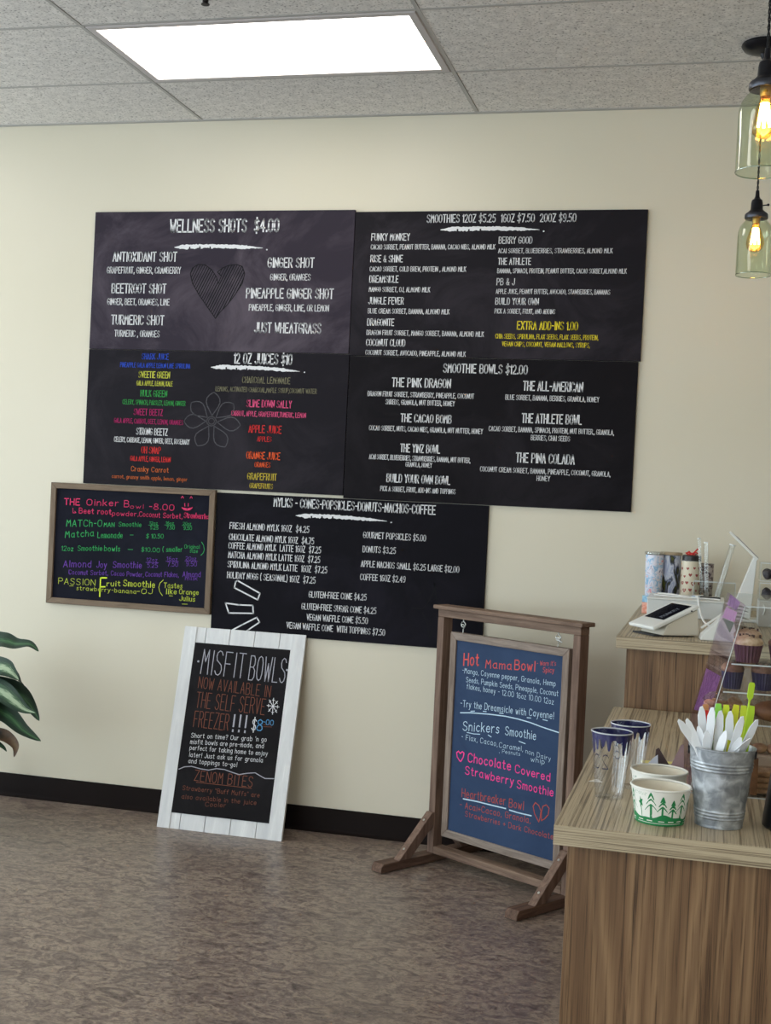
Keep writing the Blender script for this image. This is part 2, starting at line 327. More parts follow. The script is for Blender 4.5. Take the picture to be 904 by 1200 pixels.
('leaf', 'MAN', 0.2642, 0.3552, 0.314, 0.3578, 0.0183, 0.14),
('leaf', 'Smoothie', 0.3353, 0.3612, 0.4432, 0.3645, 0.0192, 0.11),
('leaf', '12oz', 0.483, 0.378, 0.5197, 0.3785, 0.0118, 0.14),
('leaf', '_', 0.4772, 0.374, 0.5248, 0.3751, 0.0136, 0.11),
('leaf', '5.25', 0.4865, 0.3563, 0.5243, 0.357, 0.0145, 0.14),
('leaf', '16oz', 0.5602, 0.382, 0.5967, 0.3825, 0.0118, 0.14),
('leaf', '_', 0.5545, 0.378, 0.6017, 0.3791, 0.0136, 0.11),
('leaf', '7.50', 0.5637, 0.3604, 0.6012, 0.361, 0.0145, 0.14),
('leaf', '20oz', 0.6413, 0.3839, 0.6776, 0.3844, 0.0117, 0.14),
('leaf', '_', 0.6357, 0.38, 0.6826, 0.3811, 0.0135, 0.11),
('leaf', '9.50', 0.6448, 0.3624, 0.6821, 0.363, 0.0144, 0.14),
('leaf', 'Matcha', 0.0768, 0.2969, 0.2162, 0.3114, 0.0277, 0.11),
('leaf', 'Lemonade', 0.2357, 0.3042, 0.3553, 0.3098, 0.0252, 0.11),
('leaf', '-', 0.3907, 0.3153, 0.407, 0.3162, 0.02, 0.11),
('leaf', '$ 10.50', 0.4704, 0.3159, 0.5506, 0.3194, 0.0182,.13),
('leaf', '12oz', 0.062, 0.2374, 0.1188, 0.2392, 0.0208, 0.11),
('leaf', 'Smoothie', 0.142, 0.2419, 0.2596, 0.2486, 0.0221, 0.11),
('leaf', 'bowls', 0.2711, 0.2479, 0.3459, 0.2499, 0.0238, 0.11),
('leaf', '-', 0.3831, 0.252, 0.4078, 0.2525, 0.0182, 0.11),
('leaf', '$10.00', 0.4498, 0.2557, 0.5357, 0.2574, 0.0182, 0.11),
('leaf', '( smaller', 0.5502, 0.2614, 0.6425, 0.2657, 0.0208, 0.11),
('leaf', 'Original', 0.6529, 0.2808, 0.7223, 0.2838, 0.0162, 0.11),
('leaf', 'size', 0.6789, 0.2642, 0.7155, 0.2654, 0.0153, 0.11),
('leaf', ')', 0.7312, 0.2605, 0.7458, 0.2568, 0.0494, 0.045),
('violet', 'Almond', 0.0748, 0.165, 0.2097, 0.1722, 0.0286, 0.11),
('violet', 'Joy', 0.2374, 0.1725, 0.2849, 0.174, 0.0275, 0.11),
('violet', 'Smoothie', 0.3172, 0.1773, 0.4535, 0.1821, 0.0274, 0.11),
('violet', '12oz', 0.4775, 0.214, 0.5266, 0.2147, 0.0154, 0.11),
('violet', '_', 0.4728, 0.2092, 0.5341, 0.211, 0.0136, 0.11),
('violet', '5.25', 0.4813, 0.1879, 0.5303, 0.189, 0.0191, 0.11),
('violet', '16oz', 0.573, 0.2242, 0.6217, 0.2248, 0.0154, 0.11),
('violet', '_', 0.5684, 0.2194, 0.6292, 0.2212, 0.0136, 0.11),
('violet', '7.50', 0.5768, 0.1982, 0.6254, 0.1993, 0.019, 0.11),
('violet', '20oz', 0.6612, 0.2307, 0.7095, 0.2313, 0.0153, 0.11),
('violet', '_', 0.6566, 0.226, 0.7169, 0.2277, 0.0135, 0.11),
('violet', '9.50', 0.6649, 0.2048, 0.7132, 0.2059, 0.0189, 0.11),
('violet', 'Coconut Sorbet,', 0.1029, 0.1335, 0.2941, 0.1415, 0.0203, 0.11),
('violet', 'Cacao Powder,', 0.3091, 0.1416, 0.4653, 0.1446, 0.0201, 0.11),
('violet', 'Coconut Flakes,', 0.475, 0.1471, 0.6311, 0.154, 0.0209, 0.11),
('violet', 'Almond', 0.6504, 0.1566, 0.7333, 0.1612, 0.0225, 0.11),
('violet', 'milk', 0.6633, 0.1425, 0.7197, 0.1451, 0.018, 0.11),
('lime', 'PASSION', 0.0542, 0.0888, 0.234, 0.091, 0.0268, 0.08),
('limebright', 'F', 0.259, 0.043, 0.288, 0.0449, 0.0824, 0.07),
('lime', 'ruit', 0.2915, 0.0933, 0.3552, 0.0973, 0.0229, 0.14),
('lime', 'Smoothie', 0.371, 0.0983, 0.5206, 0.1009, 0.0264, 0.14),
('lime', '-', 0.107, 0.0737, 0.1287, 0.0751, 0.0166, 0.11),
('lime', 'strawberry-banana', 0.1444, 0.0668, 0.4336, 0.0679, 0.0184, 0.11),
('lime', '-OJ', 0.4371, 0.0682, 0.5107, 0.073, 0.0218, 0.11),
('lime', '(', 0.5386, 0.0748, 0.5597, 0.0739, 0.0579, 0.04),
('lime', 'Tastes', 0.5645, 0.1037, 0.6506, 0.1056, 0.0217,.13),
('lime', 'like', 0.5766, 0.0773, 0.6252, 0.0786, 0.0226,.13),
('lime', 'Orange', 0.6388, 0.0804, 0.7276, 0.0826, 0.0207,.13),
('lime', 'Julius', 0.6412, 0.0521, 0.7128, 0.0524, 0.0207,.13),
('lime', '-', 0.5897, 0.06, 0.6077, 0.0603, 0.0181, 0.11),
('lime', '-', 0.652, 0.0289, 0.6786, 0.0298, 0.018, 0.11)], 'misfit': [('chalkgrey', 'MISFIT', 0.0997, 0.6563, 0.2974, 0.6522, 0.1046, 0.035),
('chalkgrey', 'BOWLS', 0.3202, 0.6464, 0.4813, 0.6474, 0.1033, 0.035),
('chalkbrown', 'NOW AVAILABLE IN', 0.0982, 0.5943, 0.426, 0.5806, 0.0478, 0.05),
('chalkbrown', 'THE SELF SERVE', 0.0989, 0.5114, 0.4102, 0.5066, 0.0658, 0.04),
('chalkbrown', 'FREEZER', 0.1005, 0.4291, 0.2576, 0.4266, 0.0668, 0.04),
('chalkgrey', '!!!', 0.2747, 0.4259, 0.3347, 0.4246, 0.0692, 0.1),
('white', '$', 0.3636, 0.4362, 0.3798, 0.4354, 0.0495, 0.08),
('skyblue', '8', 0.385, 0.4382, 0.4097, 0.4389, 0.0464, 0.08),
('skyblue', '-00', 0.4109, 0.466, 0.4557, 0.4655, 0.021, 0.14),
('chalkbrown', '=', 0.4138, 0.4498, 0.4511, 0.4516, 0.027, 0.06),
('white', "Short on time? Our grab 'n go", 0.0976, 0.3825, 0.4347, 0.3956, 0.0189, 0.105),
('white', 'misfit bowls are pre-made, and', 0.0975, 0.356, 0.4257, 0.3679, 0.0189, 0.105),
('white', 'perfect for taking home to enjoy', 0.0988, 0.3312, 0.4471, 0.3387, 0.0188, 0.105),
('white', 'later! Just ask us for granola', 0.1007, 0.302, 0.4303, 0.3097, 0.0188, 0.105),
('white', 'and toppings to-go!', 0.1006, 0.2757, 0.3187, 0.2796, 0.0187, 0.105),
('chalkbrown', 'ZENOM BITES', 0.138, 0.206, 0.3971, 0.2037, 0.0431, 0.06),
('chalkbrown', 'Strawberry "Buff Muffs" are', 0.0916, 0.1626, 0.4346, 0.1664, 0.0178, 0.1),
('chalkbrown', 'also available in the juice', 0.0929, 0.127, 0.4247, 0.1347, 0.0178, 0.1),
('chalkbrown', 'Cooler', 0.203, 0.1058, 0.2929, 0.1108, 0.0176, 0.1)], 'aframe': [('coral', 'Hot', 0.071, 0.7943, 0.1473, 0.8025, 0.0454, 0.12),
('coral', 'Mama', 0.1845, 0.7985, 0.3134, 0.8094, 0.0303, 0.12),
('coral', 'Bowl', 0.329, 0.8114, 0.4251, 0.8182, 0.0353, 0.12),
('coral', "- Warn it's", 0.4345, 0.839, 0.5221, 0.8501, 0.0167, 0.1),
('coral', 'Spicy', 0.4644, 0.8178, 0.515, 0.8244, 0.018, 0.12),
('ice', '-Mango, Cayenne pepper, Granola, Hemp', 0.066, 0.7642, 0.5251, 0.7747, 0.0198, 0.09),
('ice', 'Seeds, Pumpkin Seeds, Pineapple, Coconut', 0.0881, 0.7317, 0.5394, 0.741, 0.0197, 0.09),
('ice', 'flakes, honey - 12.00 16oz 10.00 12oz', 0.0928, 0.7059, 0.5206, 0.7079, 0.0197, 0.09),
('ice', '-Try the Dreamsicle with Cayenne!', 0.0648, 0.6326, 0.5239, 0.6553, 0.0249, 0.09),
('ice', 'Snickers', 0.0838, 0.542, 0.2669, 0.5597, 0.035, 0.09),
('ice', 'Smoothie', 0.2988, 0.5607, 0.4457, 0.5656, 0.0318, 0.09),
('ice', '- Flax, Cacao,', 0.0781, 0.5079, 0.2626, 0.5102, 0.0197, 0.09),
('ice', 'Caramel,', 0.2722, 0.5076, 0.3876, 0.5135, 0.0192, 0.09),
('ice', 'non Dairy', 0.4016, 0.5089, 0.5197, 0.5008, 0.0167, 0.09),
('ice', ', Peanuts', 0.2735, 0.4878, 0.3752, 0.4944, 0.0142, 0.09),
('ice', 'whip', 0.4285, 0.4829, 0.4926, 0.4848, 0.018, 0.09),
('hotpink', 'Chocolate', 0.1183, 0.4267, 0.3332, 0.4315, 0.0334, 0.12),
('hotpink', 'Covered', 0.3565, 0.4288, 0.5209, 0.4264, 0.0294, 0.12),
('hotpink', 'Strawberry', 0.1068, 0.3762, 0.3504, 0.3795, 0.0305, 0.12),
('hotpink', 'Smoothie', 0.3693, 0.3732, 0.539, 0.3748, 0.0294, 0.12),
('rust', 'Heartbreaker', 0.095, 0.2842, 0.3159, 0.2965, 0.0328, 0.08),
('rust', 'Bowl', 0.3347, 0.2933, 0.4042, 0.2985, 0.0316, 0.08),
('rust', '- Acai+Cacao, Granola,', 0.0879, 0.2415, 0.4404, 0.2557, 0.0233, 0.1),
('rust', 'Strawberries + Dark Chocolate', 0.1176, 0.2139, 0.5488, 0.2207, 0.0203, 0.1)]}
DRAW={'misfit': [('chalkgrey', 0.0035, [(0.0626, 0.2457), (0.0853, 0.2577), (0.1172, 0.263), (0.1589, 0.2566), (0.1957, 0.2549), (0.2307, 0.2643), (0.267, 0.2641), (0.3003, 0.2562), (0.3333, 0.2498), (0.368, 0.2584), (0.4031, 0.2641), (0.4284, 0.2533), (0.4493, 0.245), (0.4884, 0.2482)]),
('chalkbrown', 0.002, [(0.1487, 0.1996), (0.2762, 0.1997), (0.3961, 0.1992)]),
('chalkgrey', 0.008, [(0.0814, 0.7072), (0.0831, 0.707)]),
('chalkgrey', 0.008, [(0.4862, 0.7019), (0.4879, 0.7017)]),
('white', 0.0028, [(0.4181, 0.5462), (0.4721, 0.5441)]),
('white', 0.0024, [(0.425, 0.5399), (0.4244, 0.5519)]),
('white', 0.0024, [(0.4658, 0.5383), (0.4652, 0.5503)]),
('white', 0.0028, [(0.4247, 0.5697), (0.4654, 0.5206)]),
('white', 0.0024, [(0.4265, 0.5596), (0.4329, 0.5678)]),
('white', 0.0024, [(0.4573, 0.5225), (0.4636, 0.5307)]),
('white', 0.0028, [(0.4433, 0.5788), (0.4469, 0.5115)]),
('white', 0.0024, [(0.439, 0.5708), (0.4486, 0.5704)]),
('white', 0.0024, [(0.4416, 0.5199), (0.4512, 0.5195)]),
('white', 0.0028, [(0.463, 0.5682), (0.4273, 0.5221)]),
('white', 0.0024, [(0.455, 0.5669), (0.4622, 0.5582)]),
('white', 0.0024, [(0.428, 0.5321), (0.4352, 0.5234)])], 'aframe': [('ice', 0.004, [(0.0665, 0.6078), (0.1205, 0.6161), (0.217, 0.6251), (0.2924, 0.6297), (0.3573, 0.6291), (0.4167, 0.6252), (0.4664, 0.6185), (0.5589, 0.6094)]),
('ice', 0.003, [(0.1201, 0.6219), (0.1395, 0.6256)]),
('ice', 0.003, [(0.1829, 0.6315), (0.1992, 0.6325)]),
('ice', 0.003, [(0.2656, 0.637), (0.2843, 0.6384)]),
('ice', 0.003, [(0.4004, 0.6408), (0.4183, 0.6422)]),
('ice', 0.003, [(0.4753, 0.6456), (0.4965, 0.6448)]),
('ice', 0.003, [(0.106, 0.5375), (0.1404, 0.5374), (0.1724, 0.5412)]),
('ice', 0.003, [(0.2146, 0.5453), (0.2302, 0.5407)]),
('ice', 0.003, [(0.3672, 0.5474), (0.3975, 0.5434)]),
('ice', 0.0045, [(0.1034, 0.2785), (0.172, 0.2822), (0.2489, 0.2835), (0.3195, 0.2852)]),
('ice', 0.0045, [(0.3382, 0.2834), (0.3797, 0.2822), (0.4431, 0.2843)]),
('hotpink', 0.0045, [(0.076, 0.4205), (0.061, 0.4341), (0.0569, 0.4504), (0.0665, 0.4572), (0.076, 0.45), (0.0864, 0.4592), (0.0956, 0.455), (0.0927, 0.4383), (0.081, 0.42)]),
('rust', 0.003, [(0.4798, 0.2691), (0.4585, 0.2945), (0.4497, 0.3206), (0.4594, 0.3365), (0.4759, 0.3295), (0.4877, 0.3111), (0.4849, 0.2862), (0.4798, 0.2691)]),
('rust', 0.003, [(0.4917, 0.2765), (0.4897, 0.308), (0.4954, 0.33), (0.5107, 0.3387), (0.5244, 0.3291), (0.5216, 0.3044), (0.5052, 0.2857), (0.4917, 0.2765)])], 'oinker': [('rose', 0.004, [(0.6327, 0.4579), (0.6429, 0.4494), (0.6575, 0.4478), (0.6718, 0.4521), (0.6796, 0.4602)]),
('rose', 0.006, [(0.6401, 0.4551), (0.6572, 0.4532), (0.6739, 0.4568)]),
('rose', 0.003, [(0.6439, 0.4765), (0.6454, 0.4653)]),
('rose', 0.003, [(0.6608, 0.4773), (0.6609, 0.466)]),
('rose', 0.0025, [(0.1081, 0.4301), (0.1091, 0.4094), (0.1243, 0.4102), (0.1189, 0.4168)]),
('violet', 0.0025, [(0.1029, 0.1529), (0.1048, 0.1354), (0.1129, 0.1359)])], 'cones': [('white', 0.006, [(0.1147, 0.2259), (0.22, 0.1772), (0.2105, 0.1489), (0.1015, 0.1938), (0.1061, 0.2198), (0.1147, 0.2259)]),
('white', 0.006, [(0.0643, 0.1252), (0.1274, 0.1211), (0.1898, 0.1233), (0.1937, 0.0889), (0.0812, 0.0832), (0.0643, 0.1252)]),
('white', 0.006, [(0.0926, 0.0054), (0.1464, 0.037), (0.2107, 0.0728), (0.2241, 0.0529), (0.1732, 0.016), (0.1626, 0.007)]),
('dark', 0.004, [(0.8917, 0.1601), (0.9389, 0.1598), (0.9594, 0.1859), (0.9843, 0.2371), (0.9842, 0.269), (0.9947, 0.2024), (1.018, 0.1687)]),
('dark', 0.004, [(0.9398, 0.1421), (0.964, 0.0942), (0.974, 0.0382), (0.986, 0.0887)]),
('dark', 0.004, [(0.9178, 0.2186), (0.9283, 0.2264)])], 'bowls': [('dark', 0.004, [(0.5575, 0.0307), (0.5904, 0.0203), (0.6303, 0.0301), (0.6766, 0.0681), (0.7023, 0.0335), (0.7346, 0.0271), (0.7735, 0.0448), (0.8038, 0.0738), (0.8213, 0.0391), (0.8605, 0.0449), (0.906, 0.0784)])], 'wellness': [('dark', 0.0035, [(0.596, 0.1428), (0.5578, 0.1898), (0.5138, 0.2453), (0.4813, 0.2941), (0.4694, 0.3361), (0.4779, 0.3606), (0.5034, 0.3768), (0.5373, 0.3747), (0.5682, 0.3539), (0.5922, 0.3226), (0.6018, 0.2948), (0.6143, 0.3262), (0.5955, 0.3435), (0.6169, 0.361), (0.646, 0.3729), (0.6828, 0.3771), (0.7091, 0.3681), (0.7217, 0.337), (0.7128, 0.2954), (0.682, 0.2466), (0.6473, 0.2012), (0.619, 0.173), (0.596, 0.1428)]),
('dark', 0.0033776769435798952, [(0.4835, 0.3642), (0.4695, 0.3356)]),
('dark', 0.0031650656547691455, [(0.5015, 0.3755), (0.4741, 0.3196)]),
('dark', 0.0036336931881770897, [(0.5141, 0.3761), (0.4786, 0.3036)]),
('dark', 0.0032479556332838566, [(0.5261, 0.3754), (0.4842, 0.2897)]),
('dark', 0.003106424153087344, [(0.5379, 0.3743), (0.4913, 0.279)]),
('dark', 0.0036425456231761197, [(0.5472, 0.368), (0.4985, 0.2684)]),
('dark', 0.00446872806894035, [(0.5564, 0.3618), (0.5056, 0.2577)]),
('dark', 0.004280723762393294, [(0.5657, 0.3556), (0.5127, 0.247)]),
('dark', 0.004224260164008701, [(0.5737, 0.3467), (0.5202, 0.2372)]),
('dark', 0.0033550850811045084, [(0.5812, 0.337), (0.5279, 0.2276)]),
('dark', 0.0038586880130797017, [(0.5974, 0.345), (0.5963, 0.3428)]),
('dark', 0.0034426922295063204, [(0.5887, 0.3272), (0.5355, 0.218)]),
('dark', 0.0032762632468565905, [(0.6175, 0.3612), (0.6047, 0.335)]),
('dark', 0.003169893267890448, [(0.5949, 0.3148), (0.5431, 0.2084)]),
('dark', 0.0033430406921262663, [(0.6328, 0.3674), (0.6132, 0.3272)]),
('dark', 0.004483961010284897, [(0.6, 0.3), (0.5507, 0.1988)]),
('dark', 0.004326272078045471, [(0.6477, 0.3731), (0.5583, 0.1893)]),
('dark', 0.004290643754723718, [(0.6606, 0.3745), (0.566, 0.1798)]),
('dark', 0.004280716541668746, [(0.6735, 0.376), (0.5736, 0.1704)]),
('dark', 0.003309496988830784, [(0.6857, 0.3761), (0.5813, 0.161)]),
('dark', 0.003495759931679257, [(0.6962, 0.3725), (0.5889, 0.1516)]),
('dark', 0.004003160963861009, [(0.7066, 0.369), (0.5984, 0.1459)]),
('dark', 0.004171031534205949, [(0.7133, 0.3578), (0.6282, 0.1822)]),
('dark', 0.004367437372786156, [(0.7188, 0.3442), (0.6535, 0.2093)]),
('dark', 0.004408081202177919, [(0.7171, 0.3156), (0.6894, 0.2582)])], 'juices': [('flower', 0.0042, [(0.6013, 0.3181), (0.6003, 0.3213), (0.5957, 0.3305), (0.5874, 0.3448), (0.5776, 0.3622), (0.5717, 0.3806), (0.575, 0.3974), (0.5863, 0.4106), (0.5989, 0.4189), (0.6058, 0.4217), (0.6124, 0.4182), (0.6242, 0.4085), (0.6343, 0.3942), (0.6361, 0.3772), (0.6287, 0.3596), (0.6175, 0.3432), (0.608, 0.3299), (0.6027, 0.3211), (0.6013, 0.3181)]),
('flower', 0.0042, [(0.6184, 0.3101), (0.6201, 0.3129), (0.6239, 0.3221), (0.6288, 0.337), (0.6352, 0.355), (0.645, 0.3708), (0.6598, 0.3794), (0.6775, 0.3802), (0.6924, 0.377), (0.6992, 0.3741), (0.7011, 0.3673), (0.702, 0.3531), (0.6983, 0.3369), (0.6867, 0.3247), (0.6685, 0.3183), (0.6485, 0.3154), (0.6319, 0.3132), (0.6216, 0.3112), (0.6184, 0.3101)]),
('flower', 0.0042, [(0.6241, 0.2935), (0.6275, 0.2943), (0.6375, 0.298), (0.653, 0.3048), (0.6719, 0.3127), (0.6916, 0.317), (0.7093, 0.3128), (0.7228, 0.3015), (0.7312, 0.2893), (0.7339, 0.2827), (0.73, 0.2767), (0.7194, 0.2664), (0.7038, 0.2579), (0.6857, 0.2573), (0.6672, 0.2653), (0.6502, 0.2768), (0.6364, 0.2865), (0.6273, 0.2921), (0.6241, 0.2935)]),
('flower', 0.0042, [(0.6125, 0.2766), (0.6153, 0.2744), (0.6245, 0.269), (0.6396, 0.2612), (0.6578, 0.2515), (0.6733, 0.239), (0.6803, 0.2232), (0.6787, 0.2063), (0.6732, 0.1928), (0.6691, 0.1869), (0.6616, 0.1865), (0.6462, 0.1885), (0.6295, 0.1954), (0.6181, 0.2088), (0.614, 0.2275), (0.6137, 0.2471), (0.6139, 0.2632), (0.6132, 0.2733), (0.6125, 0.2766)]),
('flower', 0.0042, [(0.5895, 0.2762), (0.5891, 0.273), (0.5892, 0.2631), (0.5906, 0.2475), (0.5919, 0.2284), (0.5893, 0.2102), (0.579, 0.1968), (0.5629, 0.1897), (0.5477, 0.1873), (0.5402, 0.1875), (0.5356, 0.1932), (0.529, 0.2062), (0.526, 0.2227), (0.5318, 0.2383), (0.5463, 0.2508), (0.5637, 0.2607), (0.5782, 0.2686), (0.5869, 0.2741), (0.5895, 0.2762)]),
('flower', 0.0042, [(0.5766, 0.2951), (0.5735, 0.2939), (0.5648, 0.2889), (0.5515, 0.2801), (0.5351, 0.2697), (0.5174, 0.2629), (0.5003, 0.2647), (0.4859, 0.2743), (0.4763, 0.2855), (0.4729, 0.2918), (0.4757, 0.2982), (0.4841, 0.31), (0.4975, 0.3204), (0.5143, 0.3233), (0.5326, 0.3177), (0.55, 0.3084), (0.5642, 0.3005), (0.5734, 0.2961), (0.5766, 0.2951)]),
('flower', 0.0042, [(0.5822, 0.3105), (0.579, 0.3115), (0.569, 0.3135), (0.5527, 0.3157), (0.533, 0.3186), (0.5149, 0.325), (0.5036, 0.3372), (0.5, 0.3532), (0.5011, 0.3674), (0.5031, 0.3741), (0.5099, 0.3769), (0.5248, 0.38), (0.5423, 0.3791), (0.5568, 0.3704), (0.5662, 0.3547), (0.5723, 0.337), (0.577, 0.3222), (0.5806, 0.3132), (0.5822, 0.3105)]),
('flower', 0.005, [(0.6222, 0.2966), (0.6187, 0.3066), (0.6104, 0.3138), (0.5994, 0.3162), (0.5886, 0.3132), (0.581, 0.3054), (0.5786, 0.2952), (0.582, 0.285), (0.5904, 0.2778), (0.6014, 0.2755), (0.6122, 0.2786), (0.6198, 0.2863), (0.6222, 0.2966)]),
('flower', 0.004, [(0.6142, 0.2963), (0.6121, 0.3027), (0.6067, 0.3073), (0.5997, 0.3088), (0.5929, 0.3069), (0.588, 0.302), (0.5865, 0.2954), (0.5887, 0.289), (0.594, 0.2844), (0.601, 0.2829), (0.6079, 0.2848), (0.6127, 0.2898), (0.6142, 0.2963)])]}
BRUSH={'wellness': [(0.3887, 0.4517, 0.7991, 0.4477, 0.8177, 0.4408, 0.0197)], 'juices': [(0.5861, 0.5305, 0.9927, 0.5212, 1.0142, 0.518, 0.0192)], 'smoothies': [(0.3696, 0.5299, 0.7821, 0.5282, 0.7994, 0.522, 0.0189)], 'cones': [(0.3647, 0.5197, 0.7676, 0.5159, 0.7862, 0.5119, 0.0178)]}
# ------------------------------------------------------------------ stroke lettering (cap height 6, x height 4)
GL = {
'A':'0,0 2,6 4,0|.7,2 3.3,2','B':'0,0 0,6 2.6,6 3.6,5.2 3.6,3.9 2.6,3.2 0,3.2|2.6,3.2 4,2.4 4,.8 2.8,0 0,0','C':'4,4.8 3.3,5.7 2,6 .7,5.6 0,4.4 0,1.6 .7,.4 2,0 3.3,.3 4,1.2',
'D':'0,0 0,6 2.2,6 3.5,5.2 4,3.8 4,2.2 3.5,.8 2.2,0 0,0','E':'3.8,6 0,6 0,0 3.8,0|0,3.1 3,3.1','F':'3.8,6 0,6 0,0|0,3.1 3,3.1','G':'4,4.8 3.3,5.7 2,6 .7,5.6 0,4.4 0,1.6 .7,.4 2,0 3.3,.3 4,1.2 4,2.8 2.2,2.8',
'H':'0,0 0,6|4,0 4,6|0,3 4,3','I':'.6,0 .6,6','J':'0,1.2 .7,.2 1.8,0 2.8,.5 3.2,1.6 3.2,6','K':'0,0 0,6|3.8,6 0,2.6|1.2,3.6 4,0','L':'0,6 0,0 3.6,0','M':'0,0 .5,6 2.1,3 3.7,6 4.2,0',
'N':'0,0 0,6 4,0 4,6','O':'2,0 .7,.4 0,1.6 0,4.4 .7,5.6 2,6 3.3,5.6 4,4.4 4,1.6 3.3,.4 2,0','P':'0,0 0,6 2.6,6 3.8,5.2 3.8,3.6 2.6,2.8 0,2.8','Q':'2,0 .7,.4 0,1.6 0,4.4 .7,5.6 2,6 3.3,5.6 4,4.4 4,1.6 3.3,.4 2,0|2.6,1.6 4.2,-.4',
'R':'0,0 0,6 2.6,6 3.8,5.2 3.8,3.8 2.6,3 0,3|2,3 4,0','S':'3.8,5 3,5.8 1.8,6 .6,5.5 .2,4.6 .7,3.6 2,3.1 3.4,2.5 3.9,1.5 3.4,.5 2.2,0 .9,.2 0,1','T':'0,6 4,6|2,6 2,0','U':'0,6 0,1.6 .7,.4 2,0 3.3,.4 4,1.6 4,6',
'V':'0,6 2,0 4,6','W':'0,6 1.2,0 2.5,4.4 3.8,0 5,6','X':'0,0 4,6|0,6 4,0','Y':'0,6 2,3 4,6|2,3 2,0','Z':'0,6 4,6 0,0 4,0',
'a':'3,3.4 1.8,4 .6,3.4 0,2 .6,.5 1.8,0 3,.9|3,4 3,.6 3.5,0','b':'0,6 0,0|0,3 1.4,4 2.6,3.6 3.2,2 2.6,.5 1.4,0 0,.9','c':'3,3.4 1.8,4 .6,3.4 0,2 .6,.5 1.8,0 3,.7','d':'3.2,6 3.2,0|3.2,3 1.9,4 .6,3.5 0,2 .6,.5 1.9,0 3.2,.9',
'e':'0,2.1 3.1,2.1 2.8,3.4 1.6,4 .5,3.4 0,2 .5,.5 1.7,0 3,.7','f':'2.6,5.6 1.8,6 1,5.4 1,0|0,3.7 2.2,3.7','g':'3,3.2 1.8,4 .6,3.4 0,2 .6,.6 1.8,0 3,1|3,4 3,-1 2.2,-2 .4,-1.8','h':'0,6 0,0|0,2.8 1.4,4 2.6,3.5 2.8,2.6 2.8,0',
'i':'.4,4 .4,0|.4,5.2 .4,5.5','j':'1.2,4 1.2,-1 .4,-2|1.2,5.2 1.2,5.5','k':'0,6 0,0|2.6,4 0,1.8|.8,2.4 2.8,0','l':'.4,6 .4,0','m':'0,4 0,0|0,3 1.2,4 2.1,3.4 2.2,0|2.2,3 3.4,4 4.3,3.4 4.4,0','n':'0,4 0,0|0,2.8 1.4,4 2.5,3.5 2.8,2.6 2.8,0',
'o':'1.6,0 .5,.5 0,2 .5,3.5 1.6,4 2.7,3.5 3.2,2 2.7,.5 1.6,0','p':'0,4 0,-2|0,3 1.4,4 2.6,3.6 3.2,2 2.6,.5 1.4,0 0,.9','q':'3,4 3,-2|3,3.2 1.8,4 .6,3.4 0,2 .6,.5 1.8,0 3,.9','r':'0,4 0,0|0,2.6 1.2,3.9 2.2,3.8','s':'2.6,3.4 1.5,4 .4,3.4 .6,2.4 2.2,1.8 2.6,.8 1.4,0 0,.6',
't':'1,5.6 1,.7 1.6,0 2.4,.3|0,4 2.2,4','u':'0,4 0,1.2 .6,.2 1.6,0 2.8,1|2.8,4 2.8,0','v':'0,4 1.4,0 2.8,4','w':'0,4 1,0 2,3.2 3,0 4,4','x':'0,0 2.8,4|0,4 2.8,0','y':'0,4 1.5,.4|3,4 1,-1.6 .2,-2','z':'0,4 2.8,4 0,0 2.8,0',
'0':'2,0 .7,.4 0,1.6 0,4.4 .7,5.6 2,6 3.3,5.6 4,4.4 4,1.6 3.3,.4 2,0','1':'0,4.8 1.2,6 1.2,0','2':'0,4.8 .8,5.8 2.2,6 3.5,5.3 3.7,4 2.8,2.6 0,0 4,0','3':'.2,5.4 1.6,6 3.2,5.6 3.6,4.4 3,3.4 1.6,3.1|1.6,3.1 3.4,2.7 4,1.6 3.3,.4 1.8,0 .1,.6',
'4':'3,0 3,6 0,1.8 4.2,1.8','5':'3.6,6 .6,6 .3,3.4 2,3.8 3.5,3.1 3.9,1.8 3.2,.5 1.8,0 .1,.6','6':'3.4,5.6 2,6 .8,5 .1,3 .2,1.2 1.2,.1 2.7,.1 3.8,1 3.7,2.5 2.6,3.4 1.1,3.2 .2,2.2','7':'0,6 4,6 1.4,0','8':'2,3.2 .6,3.9 .4,5.2 2,6 3.6,5.2 3.4,3.9 2,3.2 .4,2.4 0,1 1,.1 3,.1 4,1 3.6,2.4 2,3.2',
'9':'.6,.4 2,0 3.2,1 3.9,3 3.8,4.8 2.8,5.9 1.3,5.9 .2,5 .3,3.5 1.4,2.6 2.9,2.8 3.8,3.8','.':'.3,0 .3,.5',',':'.5,.6 .1,-.9','-':'.2,3 2.2,3','_':'0,0 4,0','=':'0,3.4 4,3.4|0,1.6 4,1.6','$':'3.8,5 3,5.6 1.8,5.7 .6,5.2 .3,4.3 .8,3.5 2,3.1 3.3,2.6 3.8,1.6 3.3,.7 2.2,.3 .9,.4 0,1.1|2,6.8 2,-.8',
'&':'4,0 .8,4.4 1,5.6 2,6 2.9,5.4 2.6,4.2 .3,2.4 0,1.2 .8,.1 2.2,.1 4,2.4','!':'.5,6 .5,1.8|.5,0 .5,.5','?':'0,5 1,6 2.6,5.8 3,4.6 1.6,3 1.6,1.8|1.6,0 1.6,.5',"'":'.3,6 .2,4.6','"':'.2,6 .2,4.8|1.4,6 1.4,4.8','+':'0,2.6 3,2.6|1.5,4.2 1.5,1','(':'1.5,6.5 .5,5 .1,3 .5,1 1.5,-.6',')':'0,6.5 1,5 1.4,3 1,1 0,-.6','/':'0,-.4 2.6,6.4','^':'0,4 .9,6 1.8,4',
}
GP = {k: [[tuple(map(float, p.split(','))) for p in s.split()] for s in v.split('|')] for k, v in GL.items()}
